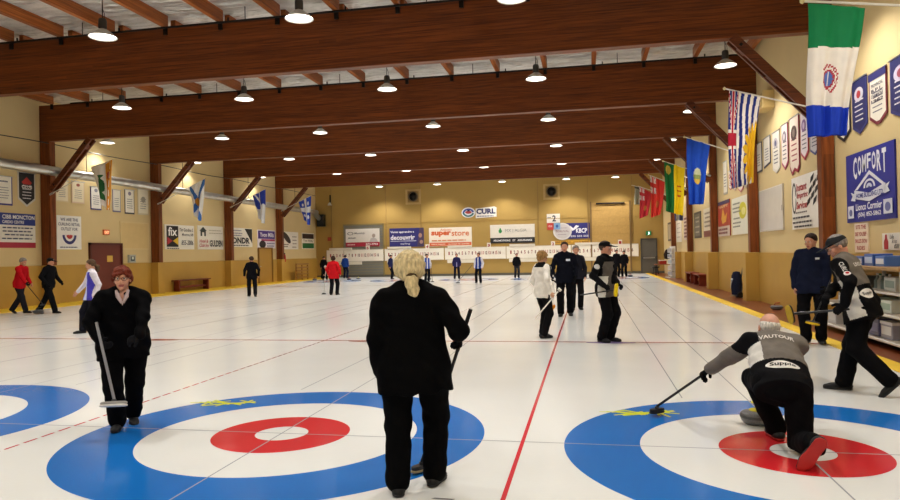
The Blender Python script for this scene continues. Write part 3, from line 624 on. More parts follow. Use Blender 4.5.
# the right hand side
r = empty('brochure_rack', (7.3, 33.5, .006), -PI/2+.25, 'tall white leaflet rack standing at the end of the yellow wall recess', 'rack')
MB().b2((-.35, 0, 0), (.35, .06, 1.75)).build('back_board', paint('dcdad4'), r); MB().b2((-.4, -.3, 0), (.4, .1, .05)).build('foot', paint('c8c6c0'), r)
for k in range(5):
    p = MB().b2((-.32, -.14, .12+.32*k), (.32, 0, .36+.32*k)).build('pocket', paint('c9c7c6'), r); MB().b2((-.26, -.145, .18+.32*k), (-.02, -.14, .34+.32*k)).b2((.04, -.145, .18+.32*k), (.27, -.14, .34+.32*k)).build('leaflet', paint(['9a9aa8', 'b8a8a8', 'a8b0b8', '8a8a96', 'b0a8a0'][k]), p)
r = empty('hand_cart', (7.42, 17.4, .006), -PI/2, 'dark upright hand cart holding a bag beside the second yellow pilaster', 'cart')
MB().tube([(-.18, .05, .08), (-.18, .2, 1.0), (-.1, .24, 1.12), (.1, .24, 1.12), (.18, .2, 1.0), (.18, .05, .08)], .018, 8).tube([(-.18, .12, .5), (.18, .12, .5)], .014, 8).build('frame', metal('5a5c62'), r, smooth=True)
MB().b2((-.2, -.2, .05), (.2, .06, .08)).build('toe_plate', metal('8a8c92'), r)
mb = MB().lathe([(.0001, .1), (.15, .1), (.17, .3), (.15, .7), (.1, .82), (.0001, .84)], 14, c=(0, -.04, 0)); mb.build('bag', cloth('24283c'), r, smooth=True)
MB().tube([(-.12, -.18, .3), (.1, -.2, .6)], .03, 8).build('strap', cloth('c8ccd4'), r)
for x in (-.24, .24):
    mb = MB().lathe([(.03, -.025), (.09, -.025), (.1, 0), (.09, .025), (.03, .025)], 16); mb.v = [(p[2]+x, p[0]+.02, p[1]+.1) for p in mb.v]; mb.build('wheel', m_black, r, smooth=True)
r = empty('folding_table', (7.2, 37.2, .006), 0, 'small table beside the grey far door, loaded with a red box', 'table')
MB().b2((-.5, -.4, .66), (.5, .4, .7)).build('tabletop', paint('8a4a2c'), r)
for x in (-.44, .44):
    for y in (-.34, .34): MB().tube([(x, y, 0), (x, y, .66)], .02, 8).build('leg', m_dark, r)
r = empty('storage_box', (7.15, 37.1, .708), .2, 'red box on the small table by the far door', 'box'); MB().b2((-.2, -.15, 0), (.2, .15, .2)).build('body', plastic('9a2a20'), r, bev=.01); MB().b2((-.21, -.16, .2), (.21, .16, .24)).build('lid', plastic('d8d0c8'), r)
r = empty('coat_bag', (7.3, 35.9, 1.0), 0, 'dark bag hanging on the far end of the right wall', 'bag'); MB().lathe([(.0001, 0), (.16, .04), (.2, .3), (.12, .52), (.03, .6)], 14, c=(0, 0, 0)).build('sack', cloth('2c2420'), r, smooth=True); MB().tube([(0, 0, .58), (.2, 0, .7), ((.46), 0, .72)], .015, 6).build('hook', m_dark, r)
r = empty('stool', (6.98, 39.6, .006), 0, 'low black stool in front of the grey far door', 'stool'); MB().lathe([(.0001, .42), (.24, .42), (.26, .46), (.24, .5), (.0001, .5)], 18).build('seat', m_black, r, smooth=True)
for k in range(4): MB().tube([(.17*math.cos(k*PI/2+.7), .17*math.sin(k*PI/2+.7), .42), (.24*math.cos(k*PI/2+.7), .24*math.sin(k*PI/2+.7), 0)], .018, 8).build('leg', m_dark, r)
# supply shelves on the right
r = empty('shelving_unit', (7.40, 7.0, .006), -PI/2, 'white metal shelving unit with a wooden top against the right wall', 'shelves')
for x in (-1.85, 0, 1.85):
    for y in (-.24, .24): MB().b2((x-.025, y-.025, 0), (x+.025, y+.025, 1.2)).build('upright', paint('b8b2a6'), r)
for z in (.1, .5, .84): MB().b2((-1.9, -.28, z), (1.9, .27, z+.035)).build('shelf', paint('d6d0c6'), r, bev=.006)
MB().b2((-1.93, -.32, 1.2), (1.93, .28, 1.25)).build('top_board', wood('shelf_top', '8a6a44', 'b89464', 0), r, bev=.006)
def pack(x, z, w, h, d, col, label, lid=None, kind='package', band=None):
    q = empty(kind, (7.40, 7.0-x, .006+z), -PI/2, label, kind.replace('_', ' '), 'goods on the supply shelves')
    if kind == 'bottle':
        MB().lathe([(.0001, 0), (w/2, .005), (w/2, h*.6), (w*.2, h*.82), (w*.18, h)], 14).build('body', plastic(col), q, smooth=True); MB().lathe([(w*.22, h), (w*.22, h+.03), (.0001, h+.03)], 12).build('cap', plastic(lid or 'd8d8d8'), q)
    else:
        MB().b2((-w/2, -d/2, 0), (w/2, d/2, h)).build('body', plastic(col, .3), q, bev=.012)
        MB().b2((-w*.4, -d/2-.003, h*.25), (w*.4, -d/2, h*.75)).build('front_label', paint(band or 'd8d8dc'), q)
        if lid: MB().b2((-w/2-.006, -d/2-.006, h*.86), (w/2+.006, d/2+.006, h+.008)).build('lid', plastic(lid), q)
pack(.0, 1.245, .34, .16, .3, '3a5a9c', 'blue and white wrapped pack on the shelf top, behind the sweeper', None)
pack(.42, 1.245, .36, .2, .3, '3f63b0', 'blue water bottle pack on the shelf top, middle one', None, band='b8c8e8')
pack(.86, 1.245, .36, .17, .3, '4a70b8', 'blue and white pack on the shelf top, nearest the camera', None, band='e0e4ee')
pack(.05, .875, .3, .2, .3, '6a6e70', 'grey carton on the upper shelf left of the bottles', None)
for k in range(5): pack(.36+.12*k, .875, .09, .22, .09, ['7c8a86', 'b8beb8', '6f7f7c', 'a8b0ac', '8a9490'][k], ['grey green bottle on the upper shelf, farthest of the five', 'white bottle on the upper shelf, second of five', 'dark green bottle on the upper shelf, middle of five', 'pale bottle on the upper shelf, fourth of five', 'grey bottle on the upper shelf, nearest of the five'][k], ['d0d0d0', '3a6a4a', 'c8c8c8', '4a4a4c', 'd8d4c8'][k], 'bottle')
pack(1.2, .875, .4, .22, .3, 'c4c8c2', 'pale carton at the near end of the upper shelf', None, band='8a9a90')
pack(.1, .535, .4, .18, .32, '9aa68e', 'green grey carton on the middle shelf', None, band='d0d8c8')
pack(.56, .535, .42, .22, .32, 'b8c2b0', 'pale green carton on the middle shelf', None, band='7a9a7a')
pack(1.05, .535, .42, .2, .32, 'cfd4cc', 'white carton on the middle shelf near the photo edge', None, band='9ab0a0')
pack(.1, .135, .42, .26, .34, '3a3850', 'dark crate on the bottom shelf', 'b8b8c0', 'crate')
pack(.6, .135, .44, .28, .34, '4a4a78', 'violet crate on the bottom shelf in the middle', None, 'crate', '8080a8')
pack(1.1, .135, .42, .26, .34, '8c8ca0', 'grey crate on the bottom shelf near the photo edge', 'd0d0d8', 'crate')
pack(-1.3, .135, .42, .24, .34, 'c8c8cc', 'white carton on the bottom shelf beyond the man in the dark jacket', None)
pack(-.8, .535, .4, .2, .3, '8a8a90', 'grey carton on the middle shelf beyond the man in the dark jacket', None)

# ------------------------------------------------------------------ stones
def stone(loc, rz, hcol, label, group=None):
    r = empty('curling_stone', loc, rz, label, 'curling stone', group)
    prof = [(.0001, .0)] + [(.062, 0), (.075, .003)] + [(.09+.055*math.sin(t*PI/2/6), .004+.052*(1-math.cos(t*PI/2/6))) for t in range(1, 7)]
    prof += [(.147, .065), (.147, .075)] + [(.055+.09*math.cos(t*PI/2/6), .082+.036*math.sin(t*PI/2/6)) for t in range(0, 7)] + [(.0001, .119)]
    MB().lathe(prof, 32).build('granite_body', mat('granite', '6a6a6c', .3, var=.35, scale=120), r, smooth=True)
    MB().lathe([(.1485, .058), (.1495, .07), (.1485, .082)], 32).build('striking_band', mat('granite_band', '4c4c4e', .7, var=.3, scale=140), r, smooth=True)
    MB().lathe([(.0001, .118), (.07, .118), (.072, .122), (.066, .127), (.0001, .128)], 24).build('cap_disc', plastic(hcol), r, smooth=True)
    MB().tube([(-.05, 0, .125), (-.052, 0, .15), (-.035, 0, .168), (.03, 0, .174), (.085, 0, .176)], [.015, .014, .014, .013, .011], 10).build('handle', plastic(hcol), r, smooth=True)
stone((4.215, .86, .002), 1.9, 'd9cf2c', 'grey curling stone with yellow handle under the delivering man')
stone((-13.78, 12.18, .012), .4, '3a3a3c', 'grey curling stone at the left kerb by the two walking men')
stone((7.4, 12.8, .006), .2, '8a2018', 'curling stone with dark red handle parked on the brown walkway')
for k, (x, y, c, lab) in enumerate([(-15.0, 36.6, '8a2018', 'dark curling stone at the far end near the crouching player'), (-12.6, 36.6, '8a2018', 'dark curling stone resting right of the blue jacket player at the far end'), (-12.2, 37.3, 'd9cf2c', 'curling stone far away in front of the grey shutter, right one'), (5.2, 36.3, '8a2018', 'curling stone beside the two dark players at the far right house'), (-6.9, 35.2, 'd9cf2c', 'curling stone left of the purple player at the far end')]):
    stone((x, y, .002), k, c, lab)
# ------------------------------------------------------------------ flags on poles
def flag_pole(root, tip, base):
    MB().tube([base, tip], .016, 8).build('pole', paint('e0dcd2'), root, smooth=True)
    t, b = Vector(tip), Vector(base)
    MB().lathe([(.0001, .04), (.03, .015), (.03, -.015), (.0001, -.04)], 10, c=tip).build('finial', paint('d8c890'), root, smooth=True)
    MB().tube([b, b+(t-b)*.06], .035, 10).build('socket', m_steel, root)
def flag(label, root_loc, P, mats, paintf, tip, base, nu=44, nv=72):
    """P(u,v) gives the cloth point, u across 0..1 left to right, v down 0..1; paintf(u,v) the colour index"""
    if root_loc[1] > 5: root_loc = (root_loc[0], root_loc[1]-.2, root_loc[2]); tip = (tip[0], tip[1]-.2, tip[2]); base = (base[0], base[1]-.2, base[2]); 
    dy = .2 if root_loc[1] > 5 else 0; P0 = P; P = lambda u, v: (lambda q: (q[0], q[1]-dy, q[2]))(P0(u, v))
    r = empty('flag', root_loc, 0, label, 'flag', 'flags hanging from wall poles')
    O = Vector(root_loc); vs = []; fs = []; mi = []
    for j in range(nv+1):
        for i in range(nu+1): vs.append(tuple(Vector(P(i/nu, j/nv))-O))
    for j in range(nv):
        for i in range(nu):
            a = j*(nu+1)+i; fs.append((a, a+1, a+nu+2, a+nu+1)); mi.append(paintf((i+.5)/nu, (j+.5)/nv))
    mb = MB(); mb.v = vs; mb.f = fs; mb.m = mi
    o = mb.build('flag_cloth', mats, r, smooth=True)
    sd = o.modifiers.new('thickness', 'SOLIDIFY'); sd.thickness = .008; sd.offset = 0
    flag_pole(r, tuple(Vector(tip)-O), tuple(Vector(base)-O))
def F(c): return mat('flag_'+c, c, rough=.7, var=.05, scale=6, spec=.2)
def hang_r(y, x0, x1, z0, z1, zb, taper=.3, sway=.05, seed=0, zbr=None):
    """hanging sheet on the right wall poles: top edge x0,z0 -> x1,z1; bottom about zb; the sheet narrows downwards"""
    def P(u, v):
        w = (x1-x0)*(1-taper*v)
        x = x0+w*u + .02*math.sin(5*v+seed)
        zt = z0+(z1-z0)*u; zz = zt+(zb-zt+(0 if zbr is None else (zbr-zb)*u))*v
        return (x, y+(sway*math.sin(u*13+seed+v*1.5)+.5*sway*math.sin(u*27+2*seed))*(.25+v*.9), zz)
    return P
def pole_r(y, tipx, tipz): return (tipx, y, tipz), (7.5, y, tipz-.37*(7.5-tipx))
# green white blue with crest
def c_yuk(u, v):
    if v < .33 - .02*u: return 0
    if v < .76 + .02*u:
        d = math.hypot((u-.46)/.13, (v-.56)/.075)
        if d < .75: return 1 if abs(u-.46) < .014 else 3
        if d < 1: return 4
        if 1.15 < d < 1.55 and (u > .5 or v < .5) and (int(u*44)+int(v*72)) % 3: return 4
        return 1
    return 2
P = hang_r(3.3, 5.43, 6.06, 4.57, 4.45, 2.93, .34, .035, 1)
flag('green white and blue flag with crest, nearest on the right', (7.5, 3.3, 3.9), P, [F('0f7a48'), F('ebe6de'), F('1c3fc0'), F('5a78c0'), F('b0404c')], c_yuk, (5.38, 3.3, 4.6), (7.5, 3.3, 4.3), 44, 72)
def c_bc(u, v):
    if u < .3:
        a, b = u/.3, v
        if abs(a-.5) < .1 or abs(b-.5) < .07: return 0
        if abs(a-.5) < .14 or abs(b-.5) < .1: return 1
        d = min(abs((a-.5)-(b-.5)), abs((a-.5)+(b-.5)))
        return 0 if d < .05 else (1 if d < .085 else 2)
    k = u + .03*math.sin(v*9)
    d = math.hypot((u-1.02)/.52, (v-.66)/.42)
    if d < .62 + .3*abs(math.sin(10*math.atan2(v-.66, u-1.02))): 
        return 3
    return 2 if int((k-.3)*10) % 2 else 1
y = 9.7; flag('red white blue and yellow flag with a rising sun and wavy stripes', (7.5, y, 4.3), hang_r(y, 5.71, 6.33, 4.93, 4.74, 2.83, .3, .05, 2, 2.95), [F('b02038'), F('ebe4dc'), F('22307e'), F('e0b022')], c_bc, (5.64, y, 4.96), (7.5, y, 4.4), 60, 90)
def c_alb(u, v):
    d = math.hypot((u-.55)/.2, (v-.55)/.13)
    if d < 1: return 1 if v < .53 else (2 if v < .6 else 3)
    return 0
y = 16.1; flag('royal blue flag with a small gold shield', (7.5, y, 4.3), hang_r(y, 5.75, 6.42, 4.95, 4.71, 2.93, .38, .05, 3), [F('1f4fc0'), F('c8cfa8'), F('8a9a5a'), F('d8b04a')], c_alb, (5.68, y, 4.99), (7.5, y, 4.3))
def c_sask(u, v):
    g = u < .48
    if g and v < .3 and math.hypot((u-.2)/.14, (v-.14)/.09) < 1: return 2
    if not g and math.hypot((u-.75)/.12, (v-.5)/.16) < 1 and (int(v*30)) % 3 == 0: return 3
    return 0 if g else 1
y = 22.5; flag('green and yellow flag hanging from the third right post', (7.5, y, 4.3), hang_r(y, 5.79, 6.56, 5.05, 4.79, 3.1, .2, .08, 4, 2.9), [F('1d6a34'), F('ecd01e'), F('c8b04a'), F('c05a2a')], c_sask, (5.72, y, 5.08), (7.5, y, 4.42))
def c_red(k):
    def f(u, v):
        if u < .42 and v < .42:
            a, b = u/.42, v/.42
            if abs(a-.5) < .12 or abs(b-.5) < .12: return 0
            if abs(a-.5) < .22 or abs(b-.5) < .22: return 1
            d = min(abs(a-b), abs(a+b-1)); return 1 if d < .14 else 2
        if math.hypot((u-.55)/.14, (v-.68)/.1) < 1: return 3
        return 0
    return f
y = 29.; flag('bright red ensign flag, second farthest of the right side flags', (7.5, y, 4.4), hang_r(y, 5.81, 6.5, 5.21, 4.86, 3.15, .35, .07, 5, 3.3), [F('d23a34'), F('e6d8d4'), F('7a4a78'), F('b8683a')], c_red(0), (5.72, y, 5.25), (7.5, y, 4.5))
y = 35.4; flag('dark red ensign flag, farthest of the coloured right side flags', (7.5, y, 4.5), hang_r(y, 5.75, 6.44, 5.26, 4.9, 3.4, .3, .07, 6, 3.6), [F('b8303a'), F('d8c8c8'), F('6a3a6a'), F('c88a4a')], c_red(1), (5.68, y, 5.3), (7.5, y, 4.6))
y = 39.6; flag('pale grey green flag in the far right corner behind the red ones', (7.74, y, 4.8), hang_r(y, 5.75, 6.35, 5.7, 5.5, 4.5, .2, .05, 7), [F('9a9c88'), F('c8c8ba'), F('5a5a50')], lambda u, v: 1 if u > .55 else (2 if v < .12 else 0), (5.6, y, 5.75), (7.74, y, 5.1))
y = 26.; flag('navy and white flag partly hidden behind the green and yellow one', (7.74, y, 4.3), hang_r(y, 6.55, 7.0, 4.85, 4.75, 2.85, .25, .06, 8), [F('2a2a5c'), F('d8d4d0'), F('5a5a80')], lambda u, v: 1 if abs(u-.5-.15*math.sin(v*5)) < .18 else (2 if v > .8 else 0), (6.45, y, 4.9), (7.74, y, 4.6))
# the left side flags droop to a point
def hang_l(y, tip, back, zb, xb, seed=0, gather=.58):
    def P(u, v):                                       # u 0 = wall side, 1 = tip
        x = back[0]+(tip[0]-back[0])*u; z = back[1]+(tip[1]-back[1])*u
        g = 1-(1-v)**1.2*1.0
        xx = x*(1-gather*v)+xb*gather*v
        zl = zb+(.55*(1-u))*(.6)+.25*abs(u-.6)
        return (xx, y+(.09*math.sin(u*11+seed)+.04*math.sin(u*23+v*4+seed))*(.2+v), z+(zl-z)*v)
    return P
def pei(u, v):
    if u > .66:
        if u > .94 or (v > .1 and (int(v*22)) % 4 == 0): return 2
        return 3 if .72 < u < .88 and .2 < v < .6 else (2 if u < .9 else 0)
    if .2 < u < .52 and .25 < v < .85 and math.hypot((u-.36)/.17, ((v*3) % 1-.5)/.5) < 1: return 1
    return 0
for (y, tip, back, zb, xb, pf, cols, lab, sd) in (
    (16.1, (-13.98, 5.22), (-14.9, 4.98), 3.3, -14.2, pei, ['e8e4da', '2f6a3a', 'd8902a', 'b03a2a'], 'white flag with green trees and a red and gold strip, nearest on the left', 1),
    (22.5, (-14.2, 5.2), (-15.0, 4.84), 3.2, -14.6, lambda u, v: 2 if math.hypot((u-.5)/.16, (v-.52)/.12) < 1 else (1 if min(abs(u-v*.95), abs(u+v*.95-1)) < .12 else 0), ['e8e6e2', '3f6fb8', 'c88a2c'], 'white flag with blue diagonal cross and gold shield', 2),
    (29.0, (-14.5, 5.32), (-15.25, 4.98), 3.35, -14.68, lambda u, v: 0 if (abs(u-.5) < .05 or v > .5+.1*math.sin(u*6) or abs(u-v-.15) < .06) else 1, ['e2e2e6', '3346b0'], 'blue and white flag with angular panels and white tail', 3),
    (35.4, (-14.55, 5.47), (-15.4, 5.1), 3.5, -14.75, lambda u, v: 0 if (abs(u-.52) < .1 or abs(v-.45) < .1 or math.hypot((u % .5-.25)/.07, (v % .5-.22)/.07) < 1) else 1, ['e4e4ea', '2f4ab4'], 'blue flag with a white cross, farthest on the left', 4)):
    base = (-16.62, y, tip[1]-.44*(16.62+tip[0]))
    d = Vector((tip[0], y, tip[1]))
    flag(lab, base, hang_l(y, tip, back, zb, xb, sd), [F(c) for c in cols], pf, (tip[0]+.03, y, tip[1]+.02), base)
# ------------------------------------------------------------------ people: smooth blended figures meshed from distance fields
A = lambda *p: np.array(p, float)
def un(v): v = np.asarray(v, float); return v/(np.linalg.norm(v)+1e-12)
def field(prims, h):
    lo = np.full(3, 1e9); hi = -lo
    for p in prims:
        if p[0] == 'c': r = max(p[3], p[4]); lo = np.minimum(lo, np.minimum(p[1], p[2])-r); hi = np.maximum(hi, np.maximum(p[1], p[2])+r)
        elif p[0] == 'e': r = max(p[3]); lo = np.minimum(lo, p[1]-r); hi = np.maximum(hi, p[1]+r)
    lo -= 4*h; hi += 4*h
    n = np.ceil((hi-lo)/h).astype(int)+1
    ax = [lo[i]+h*np.arange(n[i]) for i in range(3)]
    D = np.full(n, 1., np.float32)
    def sub(a, b, pad):
        i0 = np.maximum(((a-pad-lo)/h).astype(int), 0); i1 = np.minimum(((b+pad-lo)/h).astype(int)+2, n)
        return tuple(slice(p, q) for p, q in zip(i0, i1))
    for p in prims:
        t = p[0]
        if t in ('c', '-c'):
            _, a, b, ra, rb, k = p[:6]; fl = p[6] if len(p) > 6 else None
            r = max(ra, rb); s = sub(np.minimum(a, b)-r, np.maximum(a, b)+r, k+2*h)
            X, Y, Z = np.meshgrid(ax[0][s[0]]-a[0], ax[1][s[1]]-a[1], ax[2][s[2]]-a[2], indexing='ij', sparse=True)
            ba = b-a; tt = np.clip((X*ba[0]+Y*ba[1]+Z*ba[2])/max(ba@ba, 1e-9), 0, 1)
            X, Y, Z = X-tt*ba[0], Y-tt*ba[1], Z-tt*ba[2]
            if fl is not None:
                w, f = fl; q = (X*w[0]+Y*w[1]+Z*w[2])*(1/f-1); X, Y, Z = X+q*w[0], Y+q*w[1], Z+q*w[2]
                d = (np.sqrt(X*X+Y*Y+Z*Z)-(ra+tt*(rb-ra)))*(.5+.5*f)
            else: d = np.sqrt(X*X+Y*Y+Z*Z)-(ra+tt*(rb-ra))
        elif t in ('e', '-e'):
            _, c, R, rad, k = p[:5]
            r = max(rad); s = sub(c-r, c+r, k+2*h)
            X, Y, Z = np.meshgrid(ax[0][s[0]]-c[0], ax[1][s[1]]-c[1], ax[2][s[2]]-c[2], indexing='ij', sparse=True)
            q = [(X*R[i][0]+Y*R[i][1]+Z*R[i][2])/rad[i] for i in range(3)]
            k0 = np.sqrt(q[0]**2+q[1]**2+q[2]**2); k1 = np.sqrt(sum((q[i]/rad[i])**2 for i in range(3)))
            d = np.where(k0 < 1e-4, -min(rad), k0*(k0-1)/np.maximum(k1, 1e-6))
        elif t == 'cut':
            _, c, nn = p
            X, Y, Z = np.meshgrid(ax[0]-c[0], ax[1]-c[1], ax[2]-c[2], indexing='ij', sparse=True)
            np.maximum(D, (X*nn[0]+Y*nn[1]+Z*nn[2]).astype(np.float32), out=D); continue
        elif t == 'n':
            _, amp, wl, sd = p; rr = np.random.RandomState(sd)
            X, Y, Z = np.meshgrid(*ax, indexing='ij', sparse=True)
            for q in range(5):
                v = rr.randn(3); v[2] *= 1.6; v = v/np.linalg.norm(v)*2*PI/(wl*(.6+.8*rr.rand()))
                D += (amp*.5*np.sin(X*v[0]+Y*v[1]+Z*v[2]+rr.rand()*6)).astype(np.float32)
            continue
        d = d.astype(np.float32); E = D[s]
        if t[0] == '-':
            g = np.clip(.5-.5*(E+d)/k, 0, 1); D[s] = E+(-d-E)*g+k*g*(1-g)
        else:
            g = np.clip(.5+.5*(E-d)/k, 0, 1); D[s] = E+(d-E)*g-k*g*(1-g)
    return D, lo
def nets(D, lo, h):
    S = D < 0
    c = [S[i:S.shape[0]-1+i, j:S.shape[1]-1+j, k:S.shape[2]-1+k] for i in (0, 1) for j in (0, 1) for k in (0, 1)]
    tot = sum(x.astype(np.int8) for x in c); act = (tot > 0) & (tot < 8)
    ijk = np.argwhere(act); idx = np.full(act.shape, -1, np.int64); idx[tuple(ijk.T)] = np.arange(len(ijk))
    off = np.array([(i, j, k) for i in (0, 1) for j in (0, 1) for k in (0, 1)])
    val = np.stack([D[ijk[:, 0]+o[0], ijk[:, 1]+o[1], ijk[:, 2]+o[2]] for o in off], 1)
    acc = np.zeros((len(ijk), 3)); cnt = np.zeros(len(ijk))
    for a in range(8):
        for b in range(a+1, 8):
            if np.abs(off[a]-off[b]).sum() != 1: continue
            m = (val[:, a] < 0) != (val[:, b] < 0); va, vb = val[m, a], val[m, b]
            t = (va/(va-vb))[:, None]; acc[m] += off[a]+t*(off[b]-off[a]); cnt[m] += 1
    V = lo+h*(ijk+acc/cnt[:, None])
    Fs = []
    for axx in range(3):
        u, w = (axx+1) % 3, (axx+2) % 3
        sl0 = [slice(None)]*3; sl1 = [slice(None)]*3; sl0[axx] = slice(0, -1); sl1[axx] = slice(1, None)
        A0, A1 = S[tuple(sl0)], S[tuple(sl1)]
        for flip in (0, 1):
            e = np.argwhere((A0 & ~A1) if not flip else (~A0 & A1))
            if not len(e): continue
            du = np.zeros(3, int); du[u] = 1; dw = np.zeros(3, int); dw[w] = 1
            q = [idx[tuple((e-x).T)] for x in (du+dw, dw, 0*du, du)]
            f = np.stack(q, 1); Fs.append(f[:, ::-1] if flip else f)
    return V, np.concatenate(Fs)
def sdf_obj(name, prims, h, mats, parent, loc, matfn=None, keep=None):
    D, lo = field(prims, h); V, Fc = nets(D, lo, h)
    me = bpy.data.meshes.new(name)
    V = V-np.asarray(loc)
    me.vertices.add(len(V)); me.vertices.foreach_set('co', V.ravel().astype(np.float32))
    me.loops.add(Fc.size); me.loops.foreach_set('vertex_index', Fc.ravel().astype(np.int32))
    me.polygons.add(len(Fc)); me.polygons.foreach_set('loop_start', np.arange(0, Fc.size, 4, dtype=np.int32))
    me.polygons.foreach_set('use_smooth', np.ones(len(Fc), bool))
    for m in (mats if isinstance(mats, (list, tuple)) else [mats]): me.materials.append(m)
    if matfn is not None:
        ctr = V[Fc].mean(1)+np.asarray(loc)
        me.polygons.foreach_set('material_index', np.asarray(matfn(ctr), np.int32))
    me.update(); me.validate()
    o = link(name, me, parent)
    return o
def ik(a, t, l1, l2, hint):
    d = t-a; L = np.linalg.norm(d); L2 = min(L, (l1+l2)*.999); t = a+d/L*L2; d = t-a
    x = (l1*l1-l2*l2+L2*L2)/(2*L2); hgt = math.sqrt(max(l1*l1-x*x, 0)); u = d/L2
    p = hint-u*(hint@u); p = un(p)
    return a+u*x+p*hgt, t
def rotv(v, k, a): k = un(k); return v*math.cos(a)+np.cross(k, v)*math.sin(a)+k*(k@v)*(1-math.cos(a))

SKIN = mat('skin_light', 'c98f72', .55, var=.06, scale=20); LIPS = mat('lips', '9a4f48', .5)
EYE = plastic('e6e2dc', .2); IRIS = plastic('2c211a', .15)
def hair_mat(c): return mat('hair_'+c, c, .6, var=.35, scale=55, bump=.6, bscale=120, stretch=(1, 1, .25), spec=.15)

def hand(wr, hd, pd, side, s, curl, extra=0., thumb=.5):
    """palm, four unequal bent fingers and a thumb from the side of the palm; pd = direction the palm faces"""
    hd = un(hd); pd = un(pd-hd*(pd@hd)); w = un(np.cross(hd, pd))*side      # w points to the thumb side
    P = [('c', wr, wr+hd*.075*s, .03*s+extra, .038*s+extra, .012, (pd, .5))]
    for q, ln in ((.027, .072), (.009, .08), (-.009, .075), (-.027, .058)):
        b = wr+hd*.082*s+w*q*s; d = un(hd+w*q*2.2); r = .0092*s+extra
        for k, fr in enumerate((.45, .32, .26)):
            d = rotv(d, np.cross(d, pd), curl*(.7, 1., .8)[k]); e = b+d*ln*fr*s
            P.append(('c', b, e, r, r*.9, .004)); b = e; r *= .92
    b = wr+hd*.022*s+w*.026*s; d = un(hd*.7+w*.75+pd*.25)
    e = b+d*.042*s; P.append(('c', b, e, .0125*s+extra, .011*s+extra, .008))
    d = un(d*(1-thumb)+(hd*.6+pd*.8)*thumb); P.append(('c', e, e+d*.036*s, .0108*s+extra, .009*s+extra, .005))
    return P

